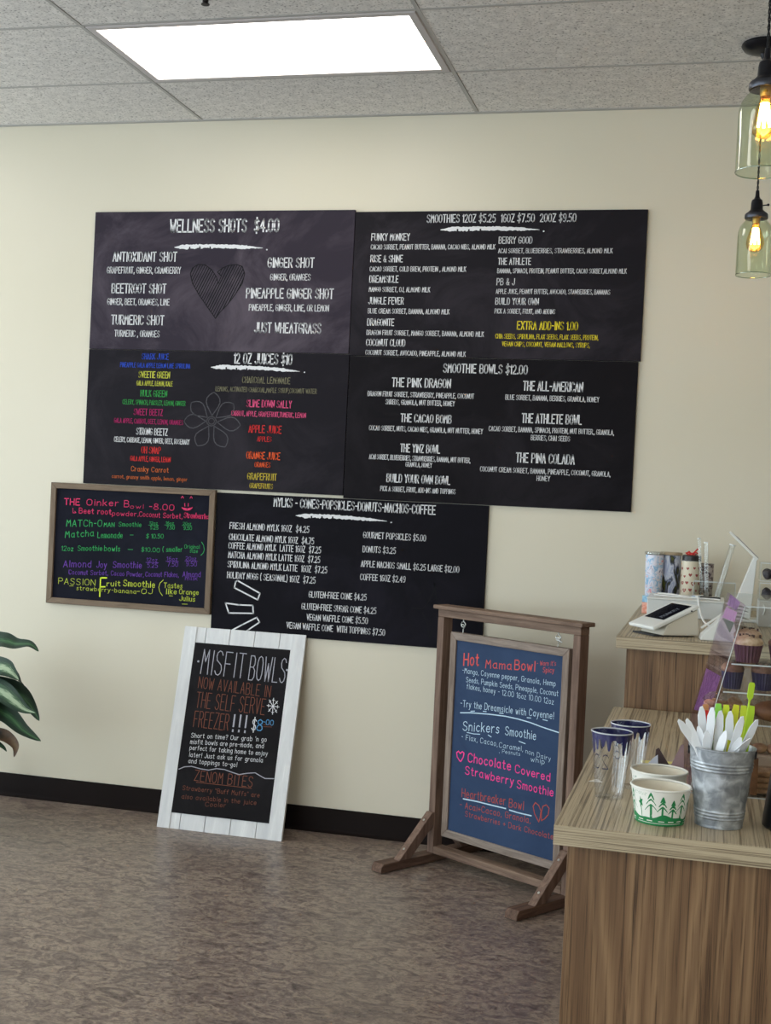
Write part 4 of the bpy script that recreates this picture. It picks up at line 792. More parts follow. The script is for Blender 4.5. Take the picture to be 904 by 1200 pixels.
def bowl(x, y, label, kind):
    t = thing('paper_bowl', label, 'paper bowl', (x, y, SL + .0005), group='tree printed paper bowls'); h = .0665; rb, rt = .0445, .0545
    prof = [(rb - .006, .003), (rb - .003, 0), (rb, 0), (rb + (rt - rb), h - .002)]
    m = MB().lathe(prof, 64, mi=0); m.lathe([(rt - .0012, h - .003), (rb - .0012, .006), (.001, .006)], 64, mi=1); m.build('bowl_wall', [PAP, INS], t, smooth=40)
    MB().tube([(rt * math.cos(k * PI / 32), rt * math.sin(k * PI / 32), h - .001) for k in range(65)], .0022, 8).build('rolled_rim', PAP, t, smooth=60)
    fn = on_cone(0, 0, rb, rt, h, .0004); g = MB()
    def tri(a, z0, w, hh):
        n = 4
        for k in range(n):
            f0, f1 = k / n, (k + 1) / n
            c = lambda f: w * (1 - f) ** .75
            g.add([fn(a - c(f0), z0 + hh * f0 - .001 * (abs(0))), fn(a + c(f0), z0 + hh * f0), fn(a + c(f1), z0 + hh * f1), fn(a - c(f1), z0 + hh * f1)], [(0, 1, 2, 3)])
    def tree(a, z0, hh, w):
        w *= 1.35
        g.add([fn(a - w * .2, z0), fn(a + w * .2, z0), fn(a + w * .16, z0 + hh * .5), fn(a - w * .16, z0 + hh * .5)], [(0, 1, 2, 3)])
        tri(a, z0 + hh * .30, w, hh * .27); tri(a, z0 + hh * .52, w * .78, hh * .25); tri(a, z0 + hh * .72, w * .5, hh * .28)
    if kind == 0:
        n = 96
        for k in range(n):
            a, b = 2 * PI * k / n - PI, 2 * PI * (k + 1) / n - PI
            top = lambda q: .0165 + .0035 * math.sin(q * 4 + .6) + .0015 * math.sin(q * 9)
            g.add([fn(a, .0), fn(b, .0), fn(b, top(b)), fn(a, top(a))], [(0, 1, 2, 3)])
        for a0 in (0, 2.1, 4.2):
            for a, z0, hh, w in ((-.30, .012, .050, .19), (.13, .014, .042, .15), (.52, .012, .038, .14), (.90, .012, .050, .19)): tree(a + a0, z0, hh, w)
            g.add([fn(a0 - .72 + .11 * math.cos(k * PI / 5) * (1 if k % 2 else .5), .040 + .011 * math.sin(k * PI / 5) * (1 if k % 2 else .5)) for k in range(10)], [range(10)]); stroke_to(fn, g, [(a0 - .72, .032), (a0 - .70, .018)], .02, 0)
        g.build('tree_print', GRN, t)['kind'] = 'stuff'
        wm = MB(); f2 = on_cone(0, 0, rb, rt, h, .0008)
        for a0 in (0, 2.1, 4.2):
            for a in (-.75, -.35, .12, .5, .88): stroke_to(f2, wm, [(a + a0 - .13, .0085), (a + a0 + .1, .0085)], .0016, 0)
            stroke_to(f2, wm, [(a0 - .95 + k * .1, .0045) for k in range(20)], .0009, 0)
            for a in (-.22, .84): stroke_to(f2, wm, [(a0 + a - .05, .017), (a0 + a, .026), (a0 + a + .07, .018)], .003, 0)
        wm.build('white_print', PAP, t)['kind'] = 'stuff'
        write(fn, g2 := MB(), 'SAVE THIS PLANET', -1.1, .0555, -.45, .0545, .0042, .16); g2.build('lettering', GRN, t)['kind'] = 'stuff'
    else:
        tree(-.47, .024, .028, .10); tree(.80, .018, .034, .11); tree(-1.2, .02, .03, .1); tree(1.5, .02, .03, .1); g.build('tree_print', GRN, t)['kind'] = 'stuff'
        write(fn, g2 := MB(), 'SAVE THIS PLANET', -.28, .0455, .62, .0455, .0052, .18); write(fn, g2, '16', -1.15, .036, -.9, .036, .02, .1)
        g2.build('lettering', mat('print_dark_green', (30, 92, 66), .5), t)['kind'] = 'stuff'
bowl(2.1685, -2.784, 'white paper bowl printed with green trees and a green base band, front one', 0)
bowl(2.1600, -2.640, 'white paper bowl with small green trees and a line of print, behind the front one', 1)

GALV = noisy('galvanised_steel', [(.30, (124, 128, 134)), (.5, (164, 168, 173)), (.68, (205, 209, 214))], (1, 1, 1), 46, 6, .5, .6, .6, .1, .0008)
PX, PY = 2.2755, -2.764
t = thing('metal_pail', 'galvanised metal pail with ribbed bands, holding the plastic cutlery', 'pail', (PX, PY, SL + .0005))
rb, rt, h = .0425, .0600, .1450
R = lambda z: rb + (rt - rb) * z / h
pr = [(.001, .004), (rb - .002, .004), (rb - .001, 0), (rb + .0008, .0), (rb + .0012, .003)]
for z in [k * .0012 for k in range(4, 120)]:
    d = 0
    for c in (.018, .024, .030, .106, .112, .118): d += .0014 * math.exp(-((z - c) / .0014) ** 2)
    pr.append((R(z) + d, z))
pr += [(rt + .0016, h - .001), (rt + .0018, h + .001), (rt, h + .0018), (rt - .0012, h + .0006), (rt - .002, h - .004), (rb + .001, .006), (.001, .006)]
MB().lathe(pr, 56).build('pail_wall', GALV, t, smooth=50)
for s in (-1, 1):
    m = MB().box((s * .0602 - .0015, -.010, .128), (s * .0602 + .0015, .010, .146)); m.build('handle_ear', BLK, t, bevel=.001)
m = MB().tube([(.0612 * math.cos(a), .0612 * math.sin(a) + .006 * math.sin(a), .139 - .0 + .004 * math.sin(a)) for a in [k * PI / 20 for k in range(21)]], .0016, 8); m.build('bail_handle', BLK, t, smooth=60)

WPL = mat('white_plastic', (244, 247, 252), .35, spec=.5)
def cutlery(name, label, cat, mt, tip, rim, kind, yaw=0.0, group=None, length=.175):
    tip = Vector(tip); rim = Vector(rim); d = (rim - tip).normalized(); L = min(length, (tip.z - .862) / max(.2, -d.z))
    b = tip + d * L; c = Vector((PX, PY)); q = Vector((b.x, b.y)) - c; lim = R(b.z - SL) - .006
    if q.length > lim: q = q.normalized() * lim; b = Vector((c.x + q.x, c.y + q.y, b.z))
    w = (tip - b).normalized(); L = (tip - b).length; x = Vector((math.cos(yaw), math.sin(yaw), 0)); x = (x - w * x.dot(w)).normalized(); n = w.cross(x)
    o = MB(); o.M = Matrix(((x.x, n.x, w.x, 0), (x.y, n.y, w.y, 0), (x.z, n.z, w.z, 0), (0, 0, 0, 1)))
    if kind == 'knife':
        poly = [(-.0040, 0), (.0040, 0), (.0052, L - .085), (.0072, L - .070), (.0090, L - .03), (.0076, L - .010), (.0036, L), (-.0014, L - .002), (-.0062, L - .018), (-.0070, L - .07), (-.0052, L - .085)]
        o.extrude(poly, 'y', -.0008, .0008); o.box((-.0012, -.0018, .0), (.0012, .0018, L - .08))
    elif kind == 'spade':
        poly = [(-.0018, 0), (.0018, 0), (.0018, L - .034), (.0060, L - .027), (.0060, L - .004), (.0040, L), (-.0040, L), (-.0060, L - .004), (-.0060, L - .027), (-.0018, L - .034)]
        o.extrude(poly, 'y', -.0008, .0008)
    elif kind == 'wide':
        poly = [(-.0055, 0), (.0055, 0), (.0065, L - .012), (.0050, L), (-.0050, L), (-.0065, L - .012)]
        o.extrude(poly, 'y', -.0010, .0010)
    ob = o.build(name, mt, None, bevel=.0004, seg=1); ob.location = b; tag(ob, label, cat, group); return ob
LIME = mat('lime_plastic', (186, 222, 52), .35); GPL = mat('bright_green_plastic', (150, 226, 90), .35); YPL = mat('yellow_green_plastic', (206, 222, 60), .35); REDP = mat('red_plastic', (214, 44, 36), .35); ORP = mat('orange_plastic', (196, 140, 92), .4)
KN = [((2.1925, -2.812, 1.0455), (2.2222, -2.80, 1.0072), .5, 'leftmost white plastic knife, leaning far out of the pail to the left'),
      ((2.2070, -2.800, 1.0475), (2.2263, -2.80, 1.0065), .3, 'white plastic knife leaning left beside the leftmost one'),
      ((2.2324, -2.772, 1.0691), (2.2397, -2.76, .9956), .15, 'tall white plastic knife left of the red spoon'),
      ((2.2520, -2.776, 1.0701), (2.2500, -2.77, .9962), -.2, 'tall white plastic knife just right of the red spoon'),
      ((2.2671, -2.766, 1.0637), (2.2662, -2.76, .9981), .1, 'upright white plastic knife below the bright green spoon'),
      ((2.2845, -2.762, 1.0637), (2.2857, -2.75, .9982), .0, 'upright white plastic knife below the yellow-green spoon'),
      ((2.3062, -2.795, 1.0611), (2.2940, -2.79, 1.0038), .35, 'white plastic knife leaning right in front of the yellow spoon'),
      ((2.3330, -2.782, 1.0552), (2.3180, -2.77, 1.0131), .4, 'rightmost white plastic knife, leaning out over the pail rim'),
      ((2.3230, -2.812, 1.0250), (2.3019, -2.80, 1.0022), .6, 'low white plastic knife resting across the right front rim'),
      ((2.2782, -2.812, 1.0348), (2.2679, -2.805, 1.0007), -.5, 'short white plastic knife turned aside at the front middle of the pail'),
      ((2.2290, -2.790, 1.0355), (2.2375, -2.79, .9979), -.1, 'short upright white plastic knife at the left front of the pail'),
      ((2.2440, -2.806, 1.0300), (2.2450, -2.80, .9990), .25, 'short white plastic knife at the front, left of the middle'),
      ((2.3050, -2.808, 1.0250), (2.2960, -2.80, .9990), -.2, 'short white plastic knife at the front, right of the middle')]
for tp, rm, yw, lb in KN: cutlery('plastic_knife', lb, 'knife', WPL, tp, rm, 'knife', yw, 'white plastic knives in the pail')
for nm, lb, mt, tp, rm, kd in (
    ('plastic_spoon', 'tall lime-yellow plastic spoon standing above all the others', LIME, (2.3232, -2.752, 1.1179), (2.3137, -2.756, 1.0236), 'spade'),
    ('plastic_spoon', 'bright green plastic spoon behind the knives, left of centre', GPL, (2.2647, -2.742, 1.0722), (2.2675, -2.74, 1.016), 'wide'),
    ('plastic_spoon', 'yellow-green plastic spoon in the middle of the pail', YPL, (2.2792, -2.742, 1.0714), (2.2798, -2.74, 1.0172), 'wide'),
    ('plastic_spoon', 'yellow plastic spoon leaning right, right of the middle', mat('yellow_plastic', (204, 206, 44), .35), (2.2973, -2.745, 1.0733), (2.2918, -2.75, 1.0199), 'wide'),
    ('plastic_spoon', 'yellowish plastic spoon just left of the tall one', YPL, (2.3108, -2.738, 1.0720), (2.3103, -2.74, 1.02), 'wide'),
    ('plastic_spoon', 'lime green plastic spoon at the right, behind the tall one', LIME, (2.3254, -2.737, 1.0726), (2.3201, -2.74, 1.0225), 'wide'),
    ('plastic_spoon', 'red plastic spoon between two tall white knives', REDP, (2.2437, -2.758, 1.0601), (2.2433, -2.756, 1.0261), 'wide'),
    ('plastic_spoon', 'tan-orange plastic spoon behind the red one', ORP, (2.2412, -2.742, 1.0690), (2.2434, -2.744, 1.0245), 'wide')):
    cutlery(nm, lb, 'spoon', mt, tp, rm, kd, .1 if kd == 'wide' else .35, 'coloured plastic spoons in the pail', .2)

t = thing('black_bottle', 'black tapered bottle at the right edge, in front of the pastry case', 'bottle', (2.4035, -2.735, SL + .0005))
MB().lathe([(.001, .0), (.046, .0), (.050, .004), (.049, .02), (.040, .09), (.034, .13), (.026, .150), (.018, .160), (.018, .175)], 32).build('body', mat('black_plastic', (14, 14, 16), .3), t, smooth=40)
MB().lathe([(.020, .172), (.020, .198), (.018, .202), (.001, .202)], 24).build('cap', BLK, t, smooth=40)

# little packets and cards behind the bowls
def wedge(name, label, cat, mt, x, y, rz, pts, th=.0012, grp=None):
    o = MB().extrude(pts, 'y', -th / 2, th / 2).build(name, mt, None); o.location = (x, y, SL + .0008); o.rotation_euler = (-.12, 0, rz); tag(o, label, cat, grp)
wedge('snack_packet', 'dark brown folded wrapper standing behind the paper bowls', 'wrapper', mat('dark_brown_wrap', (62, 46, 46), .4), 2.157, -2.30, .1, [(-.018, 0), (.022, 0), (.002, .030), (-.010, .048), (-.016, .044)], .004)
wedge('snack_packet', 'silvery white wrapper corner behind the paper bowls, left of the brown one', 'wrapper', mat('silver_wrap', (206, 212, 224), .3, .3), 2.132, -2.312, .1, [(-.018, 0), (.016, 0), (.014, .034), (.004, .026)], .003)
wedge('snack_packet', 'mauve-brown striped wrapper leaning right, behind the paper bowls', 'wrapper', mat('mauve_wrap', (134, 104, 104), .4), 2.192, -2.30, -.1, [(-.022, 0), (.012, .0), (.008, .060), (.002, .058)], .004)
o = MB().box((-.045, -.012, 0), (.045, .012, .001)).build('yellow_card', mat('pale_yellow_card', (232, 222, 140), .6)); o.location = (2.150, -2.215, SL + .0005); o.rotation_euler = (0, 0, .25); tag(o, 'pale yellow card lying flat behind the wrappers', 'card')
o = MB().extrude([(0, 0), (.028, .004), (.014, .030)], 'z', 0, .0008).build('paper_scrap', mat('white_scrap', (236, 232, 224), .6)); o.location = (2.012, -2.50, SL + .0005); tag(o, 'small white paper scrap at the counter edge beside the cups', 'paper')

# ------------------------------------------------------------------ pastry case
ACR = clear('clear_acrylic', (251, 252, 252), .28, .04, .012); EDG = mat('acrylic_edge', (206, 212, 214), .2, spec=.7)
CX, CY, CR_ = 2.219, -2.512, math.radians(3.8)
t = thing('pastry_case', 'clear acrylic pastry display case with slanted front and shelves, on the front counter', 'display case', (CX, CY, SL + .0005), CR_)
D_ = .46; SX = .237; HH = .390; XR_ = .36
fx = lambda z: SX * z
mm = MB().extrude([(0, 0), (XR_, 0), (XR_, HH), (fx(HH), HH)], 'y', -.0015, .0015); mm.build('side_panel', ACR, t)
mm = MB().extrude([(0, 0), (XR_, 0), (XR_, HH), (fx(HH), HH)], 'y', D_ - .0015, D_ + .0015); mm.build('side_panel', ACR, t)
MB().add([(0, .002, 0), (0, D_ - .002, 0), (fx(HH), D_ - .002, HH), (fx(HH), .002, HH), (.003, .002, 0), (.003, D_ - .002, 0), (fx(HH) + .003, D_ - .002, HH), (fx(HH) + .003, .002, HH)], [(0, 1, 2, 3), (4, 7, 6, 5), (0, 4, 5, 1), (3, 2, 6, 7)]).build('slanted_front', clear('lilac_tinted_acrylic', (240, 231, 243), .28, .04, .03), t)
MB().box((fx(HH) + .004, .002, HH - .003), (XR_, D_ - .002, HH)).build('top_panel', ACR, t)
MB().box((.004, .002, .0), (XR_, D_ - .002, .004)).build('base_panel', ACR, t)
sh = [.150, .214, .272]
for z in sh: MB().box((fx(z) + .006, .003, z - .003), (XR_, D_ - .003, z)).build('shelf', ACR, t)
e = MB(); e.bar((-.0012, -.0022, .001), (fx(HH) - .0012, -.0022, HH), .0016, .0016, (0, 1, 0)); e.bar((fx(HH), -.0022, HH), (XR_, -.0022, HH), .0016, .0022, (0, 0, 1)); e.bar((0, -.0022, .001), (XR_, -.0022, .001), .0016, .0022)
for z in sh: e.bar((fx(z) + .006, .001, z - .0015), (XR_, .001, z - .0015), .0012, .0028)
e.build('polished_edges', EDG, t)
def sticker(name, yz, mt, lab):
    fn = lambda y, z, o=.0006: (fx(z) + .0030 + o, y, z)
    m = MB().add([fn(*p) for p in yz], [range(len(yz))]); o = m.build(name, mt, t); o['label'] = lab; return o
PUR = noisy('purple_print', [(.35, (112, 70, 130)), (.5, (160, 118, 176)), (.65, (206, 180, 214))], (1, 1, 1), 60, 4, .4)
PUR2 = noisy('magenta_print', [(.38, (124, 84, 132)), (.5, (160, 112, 160)), (.62, (196, 158, 192))], (1, 1, 1), 70, 4, .4)
PNK = noisy('pink_grid_print', [(.4, (214, 150, 196)), (.6, (236, 214, 232))], (1, 1, 1), 80, 2, .4)
sticker('price_card', [(.15, .388), (.41, .389), (.41, .363), (.18, .368)], PUR, 'purple printed card'); sticker('price_card', [(.155, .366), (.42, .358), (.43, .332), (.15, .345)], PNK, 'pink and white printed card')
sticker('price_card', [(.10, .232), (.452, .206), (.452, .105), (.11, .150)], PUR2, 'magenta purple printed card')
sticker('price_card', [(.149, .3435), (.431, .3305), (.174, .318)], mat('green_photo_print', (70, 120, 84), .4), 'green printed card corner')
CASE = Matrix.Translation((CX, CY, SL + .0005)) @ Matrix.Rotation(CR_, 4, 'Z')
def incase(x, y, z): return CASE @ Vector((x, y, z))
def cupcake(loc, label, wrap, frost, r=.030):
    t = thing('cupcake', label, 'cupcake', loc, 0, 'cupcakes in the pastry case')
    n = 44; prof = [(r * .76, 0), (r * 1.0, .036)]; m = MB(); vs = []
    for rr, z in prof:
        for k in range(n): q = rr * (1 + (.035 if k % 2 else -.035)); vs.append((q * math.cos(2 * PI * k / n), q * math.sin(2 * PI * k / n), z))
    m.add(vs, [(k, (k + 1) % n, n + (k + 1) % n, n + k) for k in range(n)] + [list(range(n))[::-1]]); m.build('wrapper', wrap, t)
    m = MB().lathe([(r * .96, .035), (r * 1.06, .040), (r * 1.04, .044), (r * .85, .050), (r * .45, .055), (.001, .056)], 28); o = m.build('frosting', frost, t, smooth=60)
    c = MB()
    for k in range(9): a = random.uniform(0, 6.3); q = random.uniform(.2, .8) * r; c.box((q * math.cos(a) - .002, q * math.sin(a) - .002, .049), (q * math.cos(a) + .002, q * math.sin(a) + .002, .0575))
    c.build('crumbs', mat('chocolate_bits', (70, 44, 34), .5), o)['kind'] = 'stuff'
WR1 = mat('plum_wrapper', (84, 46, 60), .5); WR2 = mat('dark_blue_wrapper', (48, 42, 72), .5)
FR1 = noisy('tan_frosting', [(.3, (176, 140, 108)), (.6, (212, 184, 152)), (.8, (232, 212, 186))], (1, 1, 1), 90, 4, .6, bs=.5, bd=.002); FR2 = noisy('brown_frosting', [(.3, (96, 66, 54)), (.7, (150, 112, 92))], (1, 1, 1), 90, 4, .6, bs=.5, bd=.002)
cupcake(incase(.106, .046, .2725), 'cupcake with tan frosting in a plum wrapper, on the top shelf of the case', WR1, FR1, .029)
cupcake(incase(.178, .060, .2725), 'cupcake in a plum wrapper at the right end of the top shelf', WR1, FR2, .029)
cupcake(incase(.120, .20, .2725), 'cupcake behind the front ones on the top shelf', WR1, FR1, .029)
cupcake(incase(.078, .052, .2145), 'cupcake with brown frosting in a dark blue wrapper, on the middle shelf', WR2, FR2, .0225)
cupcake(incase(.140, .060, .2145), 'cupcake right of the dark blue one on the middle shelf, partly hidden by shelf glare', WR2, FR2, .0225)
BRD = noisy('brown_loaf_crust', [(.3, (92, 58, 34)), (.55, (130, 88, 54)), (.8, (158, 116, 76))], (1, 1, 1), 22, 4, .6, bs=.4, bd=.002)
COOK = noisy('cookie_dough', [(.3, (142, 104, 74)), (.6, (184, 146, 108)), (.8, (206, 176, 140))], (1, 1, 1), 60, 4, .7, bs=.5, bd=.002)
def part_at(mb, name, mt, loc, label, cat, group=None, rot=(0, 0, 0), **k):
    o = mb.build(name, mt, None, **k); o.location = loc; o.rotation_euler = rot; tag(o, label, cat, group); return o
# sliced loaf: slices are parts
t2 = thing('sliced_loaf', 'brown sliced sweet loaf on the lower shelf of the case, behind the cutlery', 'bread', incase(.038, .030, .1505), CR_)
for k in range(6):
    MB().extrude([(0, 0), (.040, 0), (.041, .013), (.034, .0185), (.006, .0185), (-.001, .013)], 'x', .0, .0125).build('slice', BRD, t2, bevel=.001).location = (k * .0133, 0, 0)
m = MB().sphere((0, 0, .022), .036, 20, (1.2, 1, .60), .05); part_at(m, 'bread_roll', BRD, incase(.165, .055, .1502), 'round brown bread roll at the right of the lower shelf in the case', 'bread', None, smooth=80)
BAG = clear('cellophane', (248, 244, 240), .7, .16, .06)
for k, (x, z, lb) in enumerate(((.062, .172, 'cellophane bag of pink and tan cookies on top of the sliced loaf'), (.135, .1765, 'crumpled cellophane bag of brown cookies beside the sliced loaf'))):
    t3 = thing('cookie_bag', lb, 'bag of cookies', incase(x, .055 if k == 0 else .128, z + (.0 if k == 0 else -.026)), CR_)
    if k == 0:
        pass
    for q in range(4):
        c = MB().lathe([(.001, 0), (.013, 0), (.016, .003), (.015, .006), (.001, .007)], 16); o = c.build('cookie', COOK if q % 2 else noisy('pink_cookie', [(.3, (188, 120, 108)), (.7, (214, 170, 150))], (1, 1, 1), 60, 3, .7), t3, smooth=60); o.location = (-.024 + .016 * q, 0, .003 + .006 * (q % 2)); o.rotation_euler = (.4 * (q - 1.5), .3, 0)
    random.seed(5 + k); m = MB().sphere((0, 0, .0165), .030, 16, (1.25, .8, .56), .28); m.build('bag', BAG, t3)
random.seed(11)
t3 = thing('heart_lollipop', 'round pink heart sticker tag standing in front of the bread roll', 'tag', incase(.176, .012, .1505), CR_)
m = MB().extrude([(.016 * math.cos(k * PI / 12), .028 + .016 * math.sin(k * PI / 12)) for k in range(24)], 'y', -.001, .001); m.build('disc', mat('pale_pink', (226, 178, 190), .4), t3)
m = MB().extrude([(-.002, 0), (.002, 0), (.002, .013), (-.002, .013)], 'y', -.0008, .0008); m.build('stem', WPL, t3)
m = MB().extrude([(0, .018), (.010, .029), (.010, .035), (.005, .038), (0, .034), (-.005, .038), (-.010, .035), (-.010, .029)], 'y', -.002, -.0012); m.build('heart', mat('raspberry_print', (176, 44, 96), .4), t3)
# bottom level of the case
for k, (x, y, z, dx, lb) in enumerate(((.090, .06, .004, .05, 'tan cookie pack flat on the bottom of the pastry case, left'), (.150, .05, .004, .045, 'tan cookie pack on the bottom of the pastry case, right'))):
    t4 = thing('cookie_pack', lb, 'pack of cookies', incase(x, y, z + .0005), CR_ + .1 * k)
    for q in range(4):
        o = MB().box((-dx / 2, -.025, 0), (dx / 2, .025, .011)).build('cookie', COOK, t4, bevel=.003); o.location = (.002 * (q % 2), 0, .0115 * q)
    MB().box((-dx / 2 - .002, -.028, -.0002), (dx / 2 + .004, .028, .049)).build('wrapper', BAG, t4)
m = MB().box((-.007, -.005, 0), (.007, .005, .075)); part_at(m, 'chocolate_bar', BRD, incase(.128, .014, .0045 + .0), 'upright brown bar standing inside the case, right of the pail', 'snack bar', bevel=.001)
m = MB()
t5 = thing('pastry_tray', 'tray of tan pastries one level up from the bottom of the case', 'tray', incase(.11, .20, .0045))
MB().box((-.07, -.06, 0), (.09, .10, .06)).build('riser', mat('kraft_riser', (170, 150, 126), .6), t5, bevel=.003)
for k in range(5): m = MB().sphere((0, 0, .010), .018, 12, (1, 1, .6), .1); o = m.build('pastry', COOK, t5, smooth=80); o.location = (-.045 + .03 * k, -.03, .060)

# ------------------------------------------------------------------ things on the rear counter
WH = mat('glossy_white_plastic', (226, 226, 222), .28, spec=.55); BEI = mat('warm_white_plastic', (206, 198, 182), .4)
P4 = [Vector((2.006, -1.261, 1.087)), Vector((2.085, -1.375, 1.087)), Vector((2.212, -1.288, 1.155)), Vector((2.133, -1.174, 1.155))]
u = (P4[1] - P4[0]).normalized(); w = (P4[3] - P4[0]).normalized(); n = u.cross(w).normalized(); Wd = (P4[1] - P4[0]).length; Ld = (P4[3] - P4[0]).length
o_ = P4[0]
t = thing('card_terminal', 'white payment terminal with a dark tilted screen at the front of the rear counter', 'card terminal', (0, 0, 0))
base_ = Vector((2.12, -1.285, SU)); t.location = base_
def tp(a, b, c=0): return o_ + u * a + w * b + n * c - base_
m = MB(); m.add([tp(0, 0, -.012), tp(Wd, 0, -.012), tp(Wd, Ld, -.012), tp(0, Ld, -.012), tp(0, 0), tp(Wd, 0), tp(Wd, Ld), tp(0, Ld)], [(0, 3, 2, 1), (4, 5, 6, 7), (0, 1, 5, 4), (1, 2, 6, 5), (2, 3, 7, 6), (3, 0, 4, 7)]); m.build('display_housing', WH, t, bevel=.004)
m = MB().add([tp(.016, .050, .0006), tp(Wd - .016, .050, .0006), tp(Wd - .016, Ld - .014, .0006), tp(.016, Ld - .014, .0006)], [(0, 1, 2, 3)]); scr = m.build('screen', mat('black_screen', (12, 14, 24), .12, spec=.6), t)
m = MB(); write(lambda a, b: tp(Wd - .040 - b, a, .0011), m, 'MONKEY', .062, 0, .128, 0, .017, .12); m.build('lettering', mat('ink_screen', (118, 124, 136), .5), scr)
m = MB()      # body: wedge under the housing
def gp(a, b, z): q = o_ + u * a + w * b; return Vector((q.x, q.y, z)) - base_
za = [tp(.012, .055, -.013), tp(Wd - .006, .055, -.013), tp(Wd - .006, Ld - .004, -.013), tp(.012, Ld - .004, -.013)]
lo = [gp(.012, .040, SU + .004), gp(Wd - .004, .040, SU + .004), gp(Wd + .004, Ld + .006, SU + .004), gp(.012, Ld + .004, SU + .004)]
m.add(lo + za, [(0, 3, 2, 1), (4, 5, 6, 7), (0, 1, 5, 4), (1, 2, 6, 5), (2, 3, 7, 6), (3, 0, 4, 7)]); m.build('body', BEI, t, bevel=.003)
m = MB(); lo2 = [gp(.014, .010, SU + .0008), gp(Wd - .008, .010, SU + .0008), gp(Wd - .008, Ld - .006, SU + .0008), gp(.014, Ld - .006, SU + .0008)]
m.add(lo2 + [q + Vector((0, 0, .004)) for q in lo2], [(0, 3, 2, 1), (4, 5, 6, 7), (0, 1, 5, 4), (1, 2, 6, 5), (2, 3, 7, 6), (3, 0, 4, 7)]); m.build('foot', mat('dark_rubber', (40, 40, 44), .6), t)
m = MB().box((-.004, -.001, -.002), (.004, .001, .002)); s_ = m.build('button', mat('dark_rubber'), t); s_.location = tp(Wd, Ld - .03, -.007)
# box behind
t = thing('cash_box', 'low white box behind the card terminal, with cables lying on it', 'box', (2.031, -.60, SU + .0005))
MB().box((0, 0, 0), (.262, .26, .060)).build('box_body', mat('offwhite_box', (206, 208, 206), .5), t, bevel=.003)
MB().box((-.002, -.002, .0602), (.264, .262, .0655)).build('box_lid', WH, t, bevel=.002)
t = thing('tent_stand', 'white plastic wedge stand at the counter front, right of the card terminal', 'stand', (2.222, -1.372, SU + .0005), .08)
MB().extrude([(0, 0), (.105, 0), (.105, .012), (.085, .085), (.078, .085), (.004, .014)], 'y', 0, .075).build('wedge_body', WH, t, bevel=.002)
MB().bar((.0, -.003, .036), (.075, -.003, .092), .006, .004, (0, 1, 0)).build('edge_strip', WH, t, bevel=.001)
WC = mat('white_cable', (234, 234, 232), .4)
def cable(pts, lab, r=.0035):
    q = []; pts = [Vector(p) for p in pts]
    for i in range(len(pts) - 1):
        p0, p1, p2, p3 = pts[max(i - 1, 0)], pts[i], pts[i + 1], pts[min(i + 2, len(pts) - 1)]
        for k in range(6):
            s = k / 6; q.append(.5 * ((2 * p1) + (p2 - p0) * s + (2 * p0 - 5 * p1 + 4 * p2 - p3) * s * s + (-p0 + 3 * p1 - 3 * p2 + p3) * s ** 3))
    q.append(pts[-1]); o = MB().tube(q, r, 8).build('white_cable', WC, None, smooth=60); tag(o, lab, 'cable', 'white cables on the rear counter')
zt = SU + .066 + .0045
cable([(2.19, -.44, zt), (2.20, -.52, zt + .003), (2.205, -.60, zt + .004), (2.212, -.64, zt - .03), (2.232, -.80, SU + .006), (2.27, -.98, SU + .005), (2.30, -1.15, SU + .005)], 'white cable hanging over the front edge of the white box')
cable([(2.06, -.40, zt), (2.11, -.42, zt), (2.14, -.47, zt), (2.17, -.47, zt), (2.185, -.42, zt), (2.22, -.38, zt)], 'white cable looped on top of the white box', .003)
cable([(2.05, -.50, zt), (2.12, -.535, zt), (2.22, -.54, zt), (2.28, -.56, zt)], 'straight white cable lying along the front of the box top', .0025)
t = thing('marker_pen', 'black and pale blue pen lying on the white box', 'pen', (2.212, -.50, SU + .0705), -.1)
MB().tube([(0, 0, 0), (.07, 0, 0)], .0045, 10).build('barrel', BLK, t, smooth=60); MB().tube([(-.03, 0, 0), (-.0005, 0, 0)], .0048, 10).build('cap', mat('pale_blue_plastic', (176, 200, 226), .4), t, smooth=60)

def tumbler(x, y, label, mt, rb, rt, h, lid=None, lidm=None, wall=True):
    t = thing('tumbler', label, 'tumbler', (x, y, SU + .0005), group='patterned tumblers on the rear counter')
    MB().lathe([(.001, .0), (rb - .002, .0), (rb, .002), (rt, h)], 36).build('body', mt, t, smooth=50)
    MB().lathe([(rt, h - .001), (rt + .001, h + .001), (rt - .002, h + .001)], 36).build('rim', mat('steel_rim', (200, 202, 206), .25, .8), t, smooth=50)
    if lid == 'flat': MB().lathe([(.001, h + .0015), (rt + .003, h + .0015), (rt + .004, h + .005), (rt + .002, h + .011), (.001, h + .012)], 36).build('lid', lidm, t, smooth=40)
    if lid == 'cap': MB().lathe([(.001, h + .001), (rt - .001, h + .001), (rt - .001, h + .018), (rt - .006, h + .022), (.001, h + .022)], 36).build('lid', lidm, t, smooth=40)
    return t
def pattern(name, stops, sc, scale=(1, 1, 1), rough=.35, dist=1.0): 
    return noisy(name, stops, scale, sc, 3, rough, dist=dist)
T1 = pattern('blue_pink_print', [(.34, (110, 110, 150)), (.42, (232, 226, 236)), (.52, (214, 220, 236)), (.56, (120, 178, 218)), (.62, (236, 228, 230)), (.70, (222, 150, 160))], 40, (1, 1, .8))
T3 = pattern('marbled_print', [(.34, (96, 100, 40)), (.42, (34, 38, 40)), (.48, (120, 128, 156)), (.54, (220, 224, 236)), (.62, (170, 180, 212)), (.72, (232, 234, 240))], 24, (1.3, 1.3, .5), dist=1.4)
tumbler(2.034, -.215, 'tall tumbler with a blue, white and pink print, leftmost on the rear counter', T1, .030, .0345, .205, 'flat', clear('clear_lid', (228, 232, 234), 1.2, .05, .1))
